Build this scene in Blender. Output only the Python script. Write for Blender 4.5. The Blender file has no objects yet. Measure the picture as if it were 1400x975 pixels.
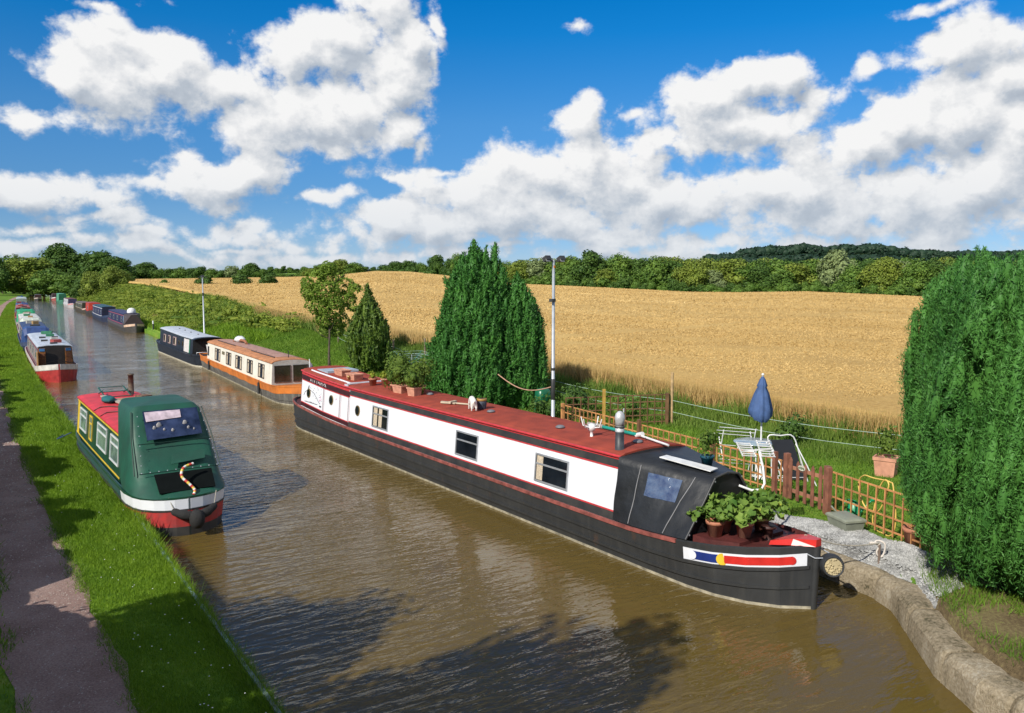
import bpy, math, random
import numpy as np
from mathutils import Vector, Matrix
sc = bpy.context.scene
COL = sc.collection
R = random.Random(7)
NR = np.random.default_rng(11)
pi = math.pi
# ---------------------------------------------------------------- camera
cam = bpy.data.cameras.new('camera'); camo = bpy.data.objects.new('camera', cam); COL.objects.link(camo); sc.camera = camo
cam.sensor_width = 36; cam.lens = 36*1100/1400; cam.clip_end = 6000; cam.clip_start = .05
camo.location = (0, 0, 5); camo.rotation_euler = (pi/2 - math.atan(100.5/1100), 0, -math.radians(33.5))
sc.view_settings.view_transform = 'Standard'; sc.view_settings.look = 'None'
sc.view_settings.exposure = 0.25; sc.view_settings.gamma = 1
sc.cycles.max_bounces = 5; sc.cycles.diffuse_bounces = 2; sc.cycles.glossy_bounces = 3; sc.cycles.transmission_bounces = 3
sc.cycles.transparent_max_bounces = 6
sc.cycles.use_denoising = True
sc.cycles.caustics_reflective = False; sc.cycles.caustics_refractive = False
# ---------------------------------------------------------------- sky
PSI = math.radians(33.5)
SUN_EL = math.radians(37)
SUN_V = Vector((-0.93, -0.36, 0)).normalized()           # horizontal direction towards the sun
SKY_STR = .1*2**-.25
CLOUDS = [(-0.438,0.225,0.08,0.056),(-0.495,0.219,0.045,0.029),(-0.387,0.222,0.068,0.046),(-0.43,0.255,0.044,0.029),(-0.53,0.172,0.03,0.01),(-0.2,0.286,0.051,0.035),(-0.157,0.311,0.043,0.042),(-0.478,0.29,0.035,0.008),(-0.364,0.201,0.085,0.019),(-0.219,0.185,0.093,0.041),(-0.158,0.233,0.052,0.064),(-0.131,0.277,0.033,0.047),(-0.122,0.234,0.023,0.008),(-0.137,0.18,0.037,0.025),(-0.088,0.302,0.01,0.025),(-0.1,0.266,0.008,0.021),(-0.36,0.118,0.086,0.028),(-0.436,0.106,0.04,0.016),(-0.303,0.128,0.049,0.025),(-0.534,0.093,0.053,0.023),(-0.487,0.084,0.049,0.017),(-0.547,0.104,0.02,0.013),(0.075,0.198,0.035,0.032),(0.089,0.151,0.053,0.051),(0.036,0.13,0.08,0.036),(-0.045,0.104,0.063,0.031),(0.142,0.137,0.066,0.038),(-0.143,0.077,0.044,0.023),(-0.09,0.077,0.071,0.029),(-0.0,0.087,0.107,0.033),(0.268,0.219,0.062,0.025),(0.325,0.22,0.046,0.03),(0.218,0.202,0.059,0.027),(0.349,0.194,0.036,0.017),(0.261,0.175,0.099,0.028),(0.15,0.204,0.012,0.007),(0.527,0.243,0.053,0.029),(0.488,0.227,0.04,0.017),(0.551,0.205,0.045,0.042),(0.462,0.163,0.057,0.032),(0.511,0.166,0.061,0.049),(0.405,0.144,0.053,0.025),(0.548,0.141,0.039,0.059),(0.343,0.135,0.063,0.021),(0.493,0.096,0.118,0.05),(-0.325,0.216,0.064,0.03),(-0.234,0.261,0.052,0.033),(-0.269,0.167,0.07,0.026),(-0.277,0.207,0.049,0.018),(0.16,0.103,0.148,0.038),(0.328,0.097,0.136,0.035),(0.422,0.071,0.09,0.021),(0.054,0.078,0.08,0.03),(-0.054,0.058,0.098,0.012),(0.108,0.054,0.071,0.012),(0.23,0.05,0.077,0.012),(0.362,0.049,0.079,0.012),(0.488,0.051,0.063,0.016),(0.0,0.047,0.054,0.007),(-0.178,0.057,0.061,0.011),(-0.247,0.05,0.042,0.008),(-0.385,0.054,0.035,0.011),(-0.423,0.047,0.037,0.007),(-0.297,0.07,0.033,0.012),(-0.536,0.048,0.047,0.007),(-0.474,0.061,0.039,0.009),(-0.322,0.044,0.073,0.005),(-0.125,0.125,0.062,0.009),(-0.071,0.13,0.044,0.007),(-0.344,0.096,0.06,0.013),(-0.125,0.077,0.035,0.026),(0.28,0.075,0.05,0.021),(0.048,0.301,0.023,0.009),(0.505,0.284,0.04,0.006),(-0.212,0.097,0.06,0.009),(-0.1,0.159,0.012,0.02),(0.432,0.228,0.02,0.015),(-0.386,0.035,0.116,0.013),(-0.09,0.038,0.142,0.012),(0.179,0.037,0.173,0.014),(0.424,0.034,0.164,0.013),(-0.524,0.033,0.068,0.011),(-0.247,0.037,0.101,0.01),(-0.452,0.056,0.051,0.013),(-0.322,0.059,0.065,0.015),(-0.204,0.06,0.052,0.014),(-2.6,0.35,0.5,0.16),(-1.7,0.5,0.45,0.2),(-1.2,0.25,0.25,0.12),(1.2,0.3,0.3,0.15),(1.9,0.45,0.5,0.2),(2.8,0.4,0.5,0.18),(-2.2,0.85,0.6,0.2),(0.9,0.85,0.6,0.2),(0.2,0.8,0.45,0.15),(2.4,0.95,0.7,0.2),(-0.8,0.95,0.5,0.2),(-0.5,0.62,0.2,0.05),(0.55,0.6,0.25,0.06)]  # last blobs, unseen overhead and behind the camera, are added to brighten shade
def make_world():
    w = bpy.data.worlds.new("World"); sc.world = w; w.use_nodes = True
    nt = w.node_tree; nt.nodes.clear(); N = nt.nodes; L = nt.links
    def field_group():
        g = bpy.data.node_groups.new("cloud_field", "ShaderNodeTree")
        g.interface.new_socket("P", in_out='INPUT', socket_type='NodeSocketVector')
        g.interface.new_socket("F", in_out='OUTPUT', socket_type='NodeSocketFloat')
        g.interface.new_socket("D", in_out='OUTPUT', socket_type='NodeSocketFloat')
        n = g.nodes; l = g.links
        gi = n.new("NodeGroupInput"); go = n.new("NodeGroupOutput")
        nz0 = n.new("ShaderNodeTexNoise"); nz0.noise_dimensions = "2D"; nz0.inputs['Scale'].default_value = 5.5; nz0.inputs['Detail'].default_value = 3
        l.new(gi.outputs[0], nz0.inputs['Vector'])
        wsub = n.new("ShaderNodeVectorMath"); wsub.operation = 'SUBTRACT'; wsub.inputs[1].default_value = (.5, .5, .5)
        l.new(nz0.outputs['Color'], wsub.inputs[0])
        wsc = n.new("ShaderNodeVectorMath"); wsc.operation = 'MULTIPLY'; wsc.inputs[1].default_value = (.11, .065, 0)
        l.new(wsub.outputs[0], wsc.inputs[0])
        wp = n.new("ShaderNodeVectorMath"); wp.operation = 'ADD'
        l.new(gi.outputs[0], wp.inputs[0]); l.new(wsc.outputs[0], wp.inputs[1])
        acc = None
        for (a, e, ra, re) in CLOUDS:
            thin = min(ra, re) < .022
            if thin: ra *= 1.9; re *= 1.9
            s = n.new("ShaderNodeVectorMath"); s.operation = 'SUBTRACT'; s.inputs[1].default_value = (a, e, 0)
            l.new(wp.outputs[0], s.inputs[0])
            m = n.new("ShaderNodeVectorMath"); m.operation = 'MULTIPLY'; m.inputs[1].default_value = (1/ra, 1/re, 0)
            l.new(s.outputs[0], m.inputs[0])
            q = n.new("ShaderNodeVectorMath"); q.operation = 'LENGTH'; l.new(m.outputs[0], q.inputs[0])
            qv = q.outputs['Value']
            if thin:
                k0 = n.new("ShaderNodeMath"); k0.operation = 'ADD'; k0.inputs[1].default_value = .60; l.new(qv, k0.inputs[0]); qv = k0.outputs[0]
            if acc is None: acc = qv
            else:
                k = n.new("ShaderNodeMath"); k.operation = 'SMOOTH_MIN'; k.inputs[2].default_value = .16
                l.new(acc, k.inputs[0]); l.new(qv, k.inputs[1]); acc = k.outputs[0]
        def mth(op, a, b=None, c=None):
            k = n.new("ShaderNodeMath"); k.operation = op
            for i, v in enumerate((a, b, c)):
                if v is None: continue
                if isinstance(v, (int, float)): k.inputs[i].default_value = v
                else: l.new(v, k.inputs[i])
            return k.outputs[0]
        vo = n.new("ShaderNodeTexVoronoi"); vo.voronoi_dimensions = '2D'; vo.feature = 'SMOOTH_F1'; vo.normalize = True; vo.inputs['Scale'].default_value = 17
        vo.inputs['Detail'].default_value = 4; vo.inputs['Roughness'].default_value = .62; vo.inputs['Smoothness'].default_value = .45
        vo.inputs['Lacunarity'].default_value = 2.1
        nw = n.new("ShaderNodeTexNoise"); nw.noise_dimensions = "2D"; nw.inputs['Scale'].default_value = 22; nw.inputs['Detail'].default_value = 7; nw.inputs['Roughness'].default_value = .56
        st = n.new("ShaderNodeVectorMath"); st.operation = 'MULTIPLY'; st.inputs[1].default_value = (1, 1.25, 1)
        l.new(gi.outputs[0], st.inputs[0])
        wn = n.new("ShaderNodeVectorMath"); wn.operation = 'MULTIPLY'; wn.inputs[1].default_value = (.03, .03, 0)
        l.new(st.outputs[0], nw.inputs['Vector'])
        ws2 = n.new("ShaderNodeVectorMath"); ws2.operation = 'SUBTRACT'; ws2.inputs[1].default_value = (.5, .5, .5)
        l.new(nw.outputs['Color'], ws2.inputs[0]); l.new(ws2.outputs[0], wn.inputs[0])
        wa = n.new("ShaderNodeVectorMath"); wa.operation = 'ADD'; l.new(st.outputs[0], wa.inputs[0]); l.new(wn.outputs[0], wa.inputs[1])
        l.new(wa.outputs[0], vo.inputs['Vector'])
        det = mth('ADD', mth('MULTIPLY', mth('SUBTRACT', .36, vo.outputs['Distance']), 1.25), mth('MULTIPLY', mth('SUBTRACT', nw.outputs['Fac'], .5), 1.5))
        base = mth('SUBTRACT', 1.0, acc)
        l.new(mth('ADD', base, det), go.inputs[0]); l.new(det, go.inputs[1])
        return g
    def mth(op, a, b=None, c=None, clamp=False):
        k = N.new("ShaderNodeMath"); k.operation = op; k.use_clamp = clamp
        for i, v in enumerate((a, b, c)):
            if v is None: continue
            if isinstance(v, (int, float)): k.inputs[i].default_value = v
            else: L.new(v, k.inputs[i])
        return k.outputs[0]
    def mapr(v, a, b, c=0., d=1., kind='SMOOTHSTEP'):
        k = N.new("ShaderNodeMapRange"); k.interpolation_type = kind
        L.new(v, k.inputs['Value']); k.inputs['From Min'].default_value = a; k.inputs['From Max'].default_value = b
        k.inputs['To Min'].default_value = c; k.inputs['To Max'].default_value = d
        return k.outputs['Result']
    tc = N.new("ShaderNodeTexCoord")
    nrm = N.new("ShaderNodeVectorMath"); nrm.operation = 'NORMALIZE'; L.new(tc.outputs['Generated'], nrm.inputs[0])
    def dot(v):
        k = N.new("ShaderNodeVectorMath"); k.operation = 'DOT_PRODUCT'; k.inputs[1].default_value = v
        L.new(nrm.outputs[0], k.inputs[0]); return k.outputs['Value']
    az = mth('ARCTAN2', dot((math.cos(PSI), -math.sin(PSI), 0)), dot((math.sin(PSI), math.cos(PSI), 0)))
    el = mth('ARCSINE', dot((0, 0, 1)))
    cb = N.new("ShaderNodeCombineXYZ"); L.new(az, cb.inputs[0]); L.new(el, cb.inputs[1])
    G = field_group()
    def ev(off):
        a = N.new("ShaderNodeVectorMath"); a.operation = 'ADD'; a.inputs[1].default_value = off
        L.new(cb.outputs[0], a.inputs[0])
        gn = N.new("ShaderNodeGroup"); gn.node_tree = G; L.new(a.outputs[0], gn.inputs[0]); return gn
    f0 = ev((0, 0, 0)); f1 = ev((-.012, .022, 0))
    F = f0.outputs[0]
    alpha = mth('POWER', mapr(F, -.20, .36), 1.2)
    diff = mth('SUBTRACT', F, f1.outputs[0])
    lit = mth('MULTIPLY', diff, .78)
    lit = mth('SUBTRACT', lit, mth('MULTIPLY', mapr(F, .15, 1.0), .12))
    lit = mth('ADD', lit, .76, clamp=True)
    # low clouds are seen through more air: less contrast
    ramp = N.new("ShaderNodeValToRGB"); cr = ramp.color_ramp
    cr.elements[0].position = .0; cr.elements[0].color = (.42, .48, .57, 1)
    cr.elements[1].position = 1.; cr.elements[1].color = (1.02, 1.02, 1.02, 1)
    e = cr.elements.new(.38); e.color = (.55, .61, .69, 1)
    e = cr.elements.new(.70); e.color = (.82, .84, .87, 1)
    L.new(lit, ramp.inputs[0])
    low = mapr(el, .0, .16)
    hz = N.new("ShaderNodeMix"); hz.data_type = 'RGBA'
    L.new(mth('SUBTRACT', .42, mth('MULTIPLY', low, .42)), hz.inputs['Factor'])
    L.new(ramp.outputs[0], hz.inputs['A']); hz.inputs['B'].default_value = (.50, .61, .74, 1)
    sky = N.new("ShaderNodeTexSky"); sky.sky_type = 'NISHITA'; sky.sun_disc = False
    sky.sun_elevation = SUN_EL
    sky.sun_rotation = math.atan2(SUN_V.x, SUN_V.y)
    sky.air_density = 1.0; sky.dust_density = 0; sky.ozone_density = 6.0
    tr = N.new("ShaderNodeValToRGB"); tr.color_ramp.interpolation = 'LINEAR'
    L.new(mth('MULTIPLY', el, 2.0), tr.inputs[0]); te = tr.color_ramp.elements
    te[0].position = .04; te[0].color = (.60, .72, 1.02, 1); te[1].position = 1; te[1].color = (.12, .74, 1.12, 1)
    for p_, c_ in ((.20, (.43, .69, .95, 1)), (.38, (.37, .80, 1.07, 1)), (.58, (.06, .79, 1.2, 1)), (.68, (.01, .77, 1.21, 1))):
        t_ = te.new(p_); t_.color = c_
    hs = N.new("ShaderNodeMix"); hs.data_type = 'RGBA'; hs.blend_type = 'MULTIPLY'; hs.inputs['Factor'].default_value = 1
    L.new(sky.outputs[0], hs.inputs['A']); L.new(tr.outputs[0], hs.inputs['B'])
    mx = N.new("ShaderNodeMix"); mx.data_type = 'RGBA'
    up = mapr(el, -.02, .0)
    L.new(mth('MULTIPLY', alpha, up), mx.inputs['Factor']); L.new(hs.outputs['Result'], mx.inputs['A'])
    sc2 = N.new("ShaderNodeVectorMath"); sc2.operation = 'SCALE'; sc2.inputs['Scale'].default_value = 10*0.90
    L.new(hz.outputs['Result'], sc2.inputs[0])
    L.new(sc2.outputs[0], mx.inputs['B'])
    bg = N.new("ShaderNodeBackground"); bg.inputs['Strength'].default_value = SKY_STR
    L.new(mx.outputs['Result'], bg.inputs['Color'])
    out = N.new("ShaderNodeOutputWorld"); L.new(bg.outputs[0], out.inputs['Surface'])
    w.cycles.sampling_method = 'MANUAL'; w.cycles.sample_map_resolution = 512
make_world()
# ---------------------------------------------------------------- sun
sl = bpy.data.lights.new('sun', 'SUN'); sl.energy = 4.6; sl.angle = math.radians(.55); sl.color = (1, .945, .85)
so = bpy.data.objects.new('sun', sl); COL.objects.link(so)
sd = Vector((SUN_V.x*math.cos(SUN_EL), SUN_V.y*math.cos(SUN_EL), math.sin(SUN_EL)))
so.rotation_euler = sd.to_track_quat('Z', 'Y').to_euler(); so.location = (-40, -20, 60)

# ---------------------------------------------------------------- helpers
class MB:
    """collects faces for ONE mesh object"""
    def __init__(s): s.v = []; s.f = []; s.m = []; s.cur = 0; s.sm = []; s.smooth = False
    def mat(s, i): s.cur = i; return s
    def add(s, vs, fs, smooth=None):
        b = len(s.v); s.v.extend([tuple(v) for v in vs])
        for f in fs: s.f.append(tuple(b+i for i in f)); s.m.append(s.cur); s.sm.append(s.smooth if smooth is None else smooth)
        return s
    def box(s, c, d, rz=0, rx=0, ry=0):
        M = Matrix.Translation(c) @ Matrix.Rotation(rz, 4, 'Z') @ Matrix.Rotation(ry, 4, 'Y') @ Matrix.Rotation(rx, 4, 'X')
        x, y, z = d[0]/2, d[1]/2, d[2]/2
        vs = [M @ Vector(p) for p in ((-x,-y,-z),(x,-y,-z),(x,y,-z),(-x,y,-z),(-x,-y,z),(x,-y,z),(x,y,z),(-x,y,z))]
        return s.add(vs, [(0,3,2,1),(4,5,6,7),(0,1,5,4),(1,2,6,5),(2,3,7,6),(3,0,4,7)], False)
    def bar(s, a, b, w, h=None):
        a = Vector(a); b = Vector(b); d = b-a; h = h or w
        q = d.to_track_quat('Y', 'Z'); L = d.length
        vs = [a + q @ Vector(p) for p in ((-w/2,0,-h/2),(w/2,0,-h/2),(w/2,L,-h/2),(-w/2,L,-h/2),(-w/2,0,h/2),(w/2,0,h/2),(w/2,L,h/2),(-w/2,L,h/2))]
        return s.add(vs, [(0,3,2,1),(4,5,6,7),(0,1,5,4),(1,2,6,5),(2,3,7,6),(3,0,4,7)], False)
    def tube(s, path, r, n=8, cap=True):
        P = [Vector(p) for p in path]; rs = r if isinstance(r, (list, tuple)) else [r]*len(P)
        vs = []; up = Vector((0, 0, 1))
        last = None
        for i, p in enumerate(P):
            t = (P[min(i+1, len(P)-1)] - P[max(i-1, 0)]).normalized()
            x = t.cross(up) if last is None else last - t*last.dot(t)
            if x.length < 1e-3: x = t.cross(Vector((1, 0, 0)))
            x.normalize(); y = t.cross(x); last = x
            for k in range(n):
                a = 2*pi*k/n; vs.append(p + (x*math.cos(a)+y*math.sin(a))*rs[i])
        fs = [(i*n+k, i*n+(k+1) % n, (i+1)*n+(k+1) % n, (i+1)*n+k) for i in range(len(P)-1) for k in range(n)]
        s.add(vs, fs, True)
        if cap:
            s.add(vs[:n], [tuple(range(n))], False); s.add(vs[-n:], [tuple(reversed(range(n)))], False)
        return s
    def lathe(s, prof, c=(0,0,0), n=16, M=None):
        c = Vector(c); vs = []
        for (r, z) in prof:
            for k in range(n):
                a = 2*pi*k/n; p = Vector((r*math.cos(a), r*math.sin(a), z))
                if M is not None: p = M @ p
                vs.append(c+p)
        m = len(prof)
        return s.add(vs, [(i*n+k, i*n+(k+1) % n, (i+1)*n+(k+1) % n, (i+1)*n+k) for i in range(m-1) for k in range(n)], True)
    def loft(s, secs, closed=False, cap=False, smooth=False):
        n = len(secs[0]); vs = [p for q in secs for p in q]
        kk = n if closed else n-1
        s.add(vs, [(i*n+k, i*n+(k+1) % n, (i+1)*n+(k+1) % n, (i+1)*n+k) for i in range(len(secs)-1) for k in range(kk)], smooth)
        if cap: s.add(secs[0], [tuple(reversed(range(n)))], False); s.add(secs[-1], [tuple(range(n))], False)
        return s
    def panel(s, p00, p10, p11, p01, t=.012, off=0.):
        """a thin slab: outer face is the quad moved off along its normal"""
        P = [Vector(p) for p in (p00, p10, p11, p01)]
        nrm = (P[1]-P[0]).cross(P[3]-P[0]).normalized()
        o = [p+nrm*(off+t) for p in P]; i = [p+nrm*off for p in P]
        return s.add(o+i, [(0,1,2,3),(7,6,5,4),(0,4,5,1),(1,5,6,2),(2,6,7,3),(3,7,4,0)], False)
    def disc(s, c, nrm, r, n=20, t=.01, sx=1.):
        nrm = Vector(nrm).normalized(); c = Vector(c)
        x = nrm.cross(Vector((0,0,1))); x = x.normalized() if x.length > 1e-3 else Vector((1,0,0)); y = nrm.cross(x)
        a = [c + nrm*t + x*(r*sx*math.cos(2*pi*k/n)) + y*(r*math.sin(2*pi*k/n)) for k in range(n)]
        b = [p - nrm*t for p in a]
        return s.add(a+b, [tuple(range(n))]+[(k, n+k, n+(k+1) % n, (k+1) % n) for k in range(n)], False)
    def blob(s, c, r, seg=10, ring=6, jit=0, rnd=None):
        c = Vector(c); r = r if hasattr(r, '__len__') else (r, r, r); vs = []
        for i in range(ring+1):
            th = pi*i/ring
            for k in range(seg):
                a = 2*pi*k/seg; j = 1+(rnd.uniform(-jit, jit) if rnd else 0)
                vs.append(c+Vector((r[0]*math.sin(th)*math.cos(a)*j, r[1]*math.sin(th)*math.sin(a)*j, r[2]*math.cos(th)*j)))
        return s.add(vs, [(i*seg+k, (i+1)*seg+k, (i+1)*seg+(k+1) % seg, i*seg+(k+1) % seg) for i in range(ring) for k in range(seg)], True)
    def build(s, name, mats, parent=None, loc=None):
        if not s.v: return None
        me = bpy.data.meshes.new(name); me.from_pydata(s.v, [], s.f)
        mats = mats if isinstance(mats, (list, tuple)) else [mats]
        for m in mats: me.materials.append(m)
        me.polygons.foreach_set('material_index', s.m); me.polygons.foreach_set('use_smooth', s.sm)
        me.update(); me.validate()
        o = bpy.data.objects.new(name, me); COL.objects.link(o)
        if parent: o.parent = parent
        if loc: o.location = loc
        return o
def fast_mesh(name, V, F, mats, parent=None, midx=None, smooth=False):
    """V (n,3) array, F (m,k) array of one polygon size"""
    me = bpy.data.meshes.new(name); n, k = F.shape
    me.vertices.add(len(V)); me.vertices.foreach_set('co', np.ascontiguousarray(V, np.float32).ravel())
    me.loops.add(n*k); me.loops.foreach_set('vertex_index', np.ascontiguousarray(F, np.int32).ravel())
    me.polygons.add(n); me.polygons.foreach_set('loop_start', np.arange(0, n*k, k, dtype=np.int32))
    me.polygons.foreach_set('loop_total', np.full(n, k, np.int32))
    for m in (mats if isinstance(mats, (list, tuple)) else [mats]): me.materials.append(m)
    if midx is not None: me.polygons.foreach_set('material_index', midx.astype(np.int32))
    if smooth: me.polygons.foreach_set('use_smooth', np.ones(n, bool))
    me.update(calc_edges=True)
    o = bpy.data.objects.new(name, me); COL.objects.link(o)
    if parent: o.parent = parent
    return o
def thing(name, label, cat, loc=(0,0,0), rz=0, group=None):
    o = bpy.data.objects.new(name, None); COL.objects.link(o); o.location = loc; o.rotation_euler = (0,0,rz)
    o.empty_display_size = .2
    return tag(o, label, cat, group)
def tag(o, label, cat, group=None, kind=None):
    o['label'] = label; o['category'] = cat
    if group: o['group'] = group
    if kind: o['kind'] = kind
    return o
def struct(o): o['kind'] = 'structure'; return o
def stuff(o, label, cat): o['kind'] = 'stuff'; o['label'] = label; o['category'] = cat; return o
def copy_tree(o, parent=None):
    c = o.copy(); COL.objects.link(c)
    if parent: c.parent = parent
    for ch in list(o.children): copy_tree(ch, c)
    return c

# ---------------------------------------------------------------- materials
_M = {}
def mat(name, col, rough=.5, var=.12, scale=6., metal=0., spec=.5, dirt=None, bump=0., bscale=40.):
    """paint / plastic / wood: noise-varied principled"""
    if name in _M: return _M[name]
    m = bpy.data.materials.new(name); m.use_nodes = True; nt = m.node_tree; b = nt.nodes['Principled BSDF']
    b.inputs['Roughness'].default_value = rough; b.inputs['Metallic'].default_value = metal
    b.inputs['Specular IOR Level'].default_value = spec
    tc = nt.nodes.new('ShaderNodeTexCoord'); nz = nt.nodes.new('ShaderNodeTexNoise'); nz.inputs['Scale'].default_value = scale; nz.inputs['Detail'].default_value = 6
    nt.links.new(tc.outputs['Object'], nz.inputs['Vector'])
    mr = nt.nodes.new('ShaderNodeMapRange'); mr.inputs['From Min'].default_value = .3; mr.inputs['From Max'].default_value = .7
    nt.links.new(nz.outputs['Fac'], mr.inputs['Value'])
    mx = nt.nodes.new('ShaderNodeMix'); mx.data_type = 'RGBA'; nt.links.new(mr.outputs['Result'], mx.inputs['Factor'])
    d = dirt or tuple(c*(1-var*2) for c in col)
    mx.inputs['A'].default_value = (*d, 1); mx.inputs['B'].default_value = (*[min(1, c*(1+var*.4)) for c in col], 1)
    nt.links.new(mx.outputs['Result'], b.inputs['Base Color'])
    if bump:
        n2 = nt.nodes.new('ShaderNodeTexNoise'); n2.inputs['Scale'].default_value = bscale; n2.inputs['Detail'].default_value = 4
        nt.links.new(tc.outputs['Object'], n2.inputs['Vector'])
        bp = nt.nodes.new('ShaderNodeBump'); bp.inputs['Strength'].default_value = bump; bp.inputs['Distance'].default_value = .02
        nt.links.new(n2.outputs['Fac'], bp.inputs['Height']); nt.links.new(bp.outputs[0], b.inputs['Normal'])
    _M[name] = m; return m
def steelmat(name, col, streak, rough=.5, amt=.5, rust=(.16, .07, .03), rust_amt=.25, var=.18):
    """painted steel: vertical run marks, scuffs and a few rust blooms"""
    m = mat(name, col, rough, var, 2.2, bump=.12, bscale=9); nt = m.node_tree; b = nt.nodes['Principled BSDF']
    src = b.inputs['Base Color'].links[0].from_socket; tc = nt.nodes.new('ShaderNodeTexCoord')
    def nz(sc_, det, lo, hi):
        mp = nt.nodes.new('ShaderNodeMapping'); mp.inputs['Scale'].default_value = sc_; nt.links.new(tc.outputs['Object'], mp.inputs['Vector'])
        k = nt.nodes.new('ShaderNodeTexNoise'); k.inputs['Scale'].default_value = 1; k.inputs['Detail'].default_value = det; nt.links.new(mp.outputs[0], k.inputs['Vector'])
        r = nt.nodes.new('ShaderNodeMapRange'); r.inputs['From Min'].default_value = lo; r.inputs['From Max'].default_value = hi; nt.links.new(k.outputs['Fac'], r.inputs['Value']); return r.outputs[0]
    def over(src, c, f, a):
        s_ = nt.nodes.new('ShaderNodeMath'); s_.operation = 'MULTIPLY'; s_.inputs[1].default_value = a; nt.links.new(f, s_.inputs[0])
        x = nt.nodes.new('ShaderNodeMix'); x.data_type = 'RGBA'; nt.links.new(s_.outputs[0], x.inputs['Factor']); nt.links.new(src, x.inputs['A']); x.inputs['B'].default_value = (*c, 1); return x.outputs['Result']
    src = over(src, streak, nz((9, 9, .7), 4, .48, .72), amt); src = over(src, streak, nz((1.6, 1.2, 5.), 5, .55, .75), amt*.8)
    src = over(src, rust, nz((3.3, 3.3, 1.6), 6, .62, .74), rust_amt); nt.links.new(src, b.inputs['Base Color']); return m
def leafmat(name, c1, c2, trans=.25, patch=.6, rough=.6, c3=None):
    """foliage: colour differs leaf by leaf and in broad patches"""
    if name in _M: return _M[name]
    m = bpy.data.materials.new(name); m.use_nodes = True; nt = m.node_tree; b = nt.nodes['Principled BSDF']; out = nt.nodes['Material Output']
    b.inputs['Roughness'].default_value = rough; b.inputs['Specular IOR Level'].default_value = .25
    g = nt.nodes.new('ShaderNodeNewGeometry'); tc = nt.nodes.new('ShaderNodeTexCoord')
    nz = nt.nodes.new('ShaderNodeTexNoise'); nz.inputs['Scale'].default_value = patch; nz.inputs['Detail'].default_value = 3
    nt.links.new(tc.outputs['Object'], nz.inputs['Vector'])
    a = nt.nodes.new('ShaderNodeMath'); a.operation = 'ADD'
    s1 = nt.nodes.new('ShaderNodeMath'); s1.operation = 'MULTIPLY'; s1.inputs[1].default_value = .55; nt.links.new(g.outputs['Random Per Island'], s1.inputs[0])
    s2 = nt.nodes.new('ShaderNodeMapRange'); s2.inputs['From Min'].default_value = .3; s2.inputs['From Max'].default_value = .7; s2.inputs['To Max'].default_value = .45
    nt.links.new(nz.outputs['Fac'], s2.inputs['Value'])
    nt.links.new(s1.outputs[0], a.inputs[0]); nt.links.new(s2.outputs['Result'], a.inputs[1])
    r = nt.nodes.new('ShaderNodeValToRGB'); e = r.color_ramp.elements
    e[0].position = .1; e[0].color = (*c1, 1); e[1].position = .9; e[1].color = (*c2, 1)
    if c3: k = e.new(.97); k.color = (*c3, 1)
    nt.links.new(a.outputs[0], r.inputs[0]); nt.links.new(r.outputs[0], b.inputs['Base Color'])
    t = nt.nodes.new('ShaderNodeBsdfTranslucent'); nt.links.new(r.outputs[0], t.inputs['Color'])
    mx = nt.nodes.new('ShaderNodeMixShader'); mx.inputs[0].default_value = trans
    nt.links.new(b.outputs[0], mx.inputs[1]); nt.links.new(t.outputs[0], mx.inputs[2]); nt.links.new(mx.outputs[0], out.inputs['Surface'])
    _M[name] = m; return m
def groundmat(name, stops, s1=.6, s2=9., bump=.5, bs=30., rough=.95):
    if name in _M: return _M[name]
    m = bpy.data.materials.new(name); m.use_nodes = True; nt = m.node_tree; b = nt.nodes['Principled BSDF']
    b.inputs['Roughness'].default_value = rough; b.inputs['Specular IOR Level'].default_value = .15
    tc = nt.nodes.new('ShaderNodeTexCoord')
    def nz(s, d):
        k = nt.nodes.new('ShaderNodeTexNoise'); k.inputs['Scale'].default_value = s; k.inputs['Detail'].default_value = d
        nt.links.new(tc.outputs['Object'], k.inputs['Vector']); return k.outputs['Fac']
    a = nt.nodes.new('ShaderNodeMath'); a.operation = 'MULTIPLY'; a.inputs[1].default_value = .5; nt.links.new(nz(s1, 5), a.inputs[0])
    c = nt.nodes.new('ShaderNodeMath'); c.operation = 'MULTIPLY_ADD'; c.inputs[1].default_value = .5; nt.links.new(nz(s2, 6), c.inputs[0]); nt.links.new(a.outputs[0], c.inputs[2])
    r = nt.nodes.new('ShaderNodeValToRGB'); e = r.color_ramp.elements
    e[0].position = stops[0][0]; e[0].color = (*stops[0][1], 1); e[1].position = stops[-1][0]; e[1].color = (*stops[-1][1], 1)
    for p, q in stops[1:-1]: k = e.new(p); k.color = (*q, 1)
    nt.links.new(c.outputs[0], r.inputs[0]); nt.links.new(r.outputs[0], b.inputs['Base Color'])
    if bump:
        bp = nt.nodes.new('ShaderNodeBump'); bp.inputs['Strength'].default_value = bump; bp.inputs['Distance'].default_value = .05
        nt.links.new(nz(bs, 5), bp.inputs['Height']); nt.links.new(bp.outputs[0], b.inputs['Normal'])
    _M[name] = m; return m

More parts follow.
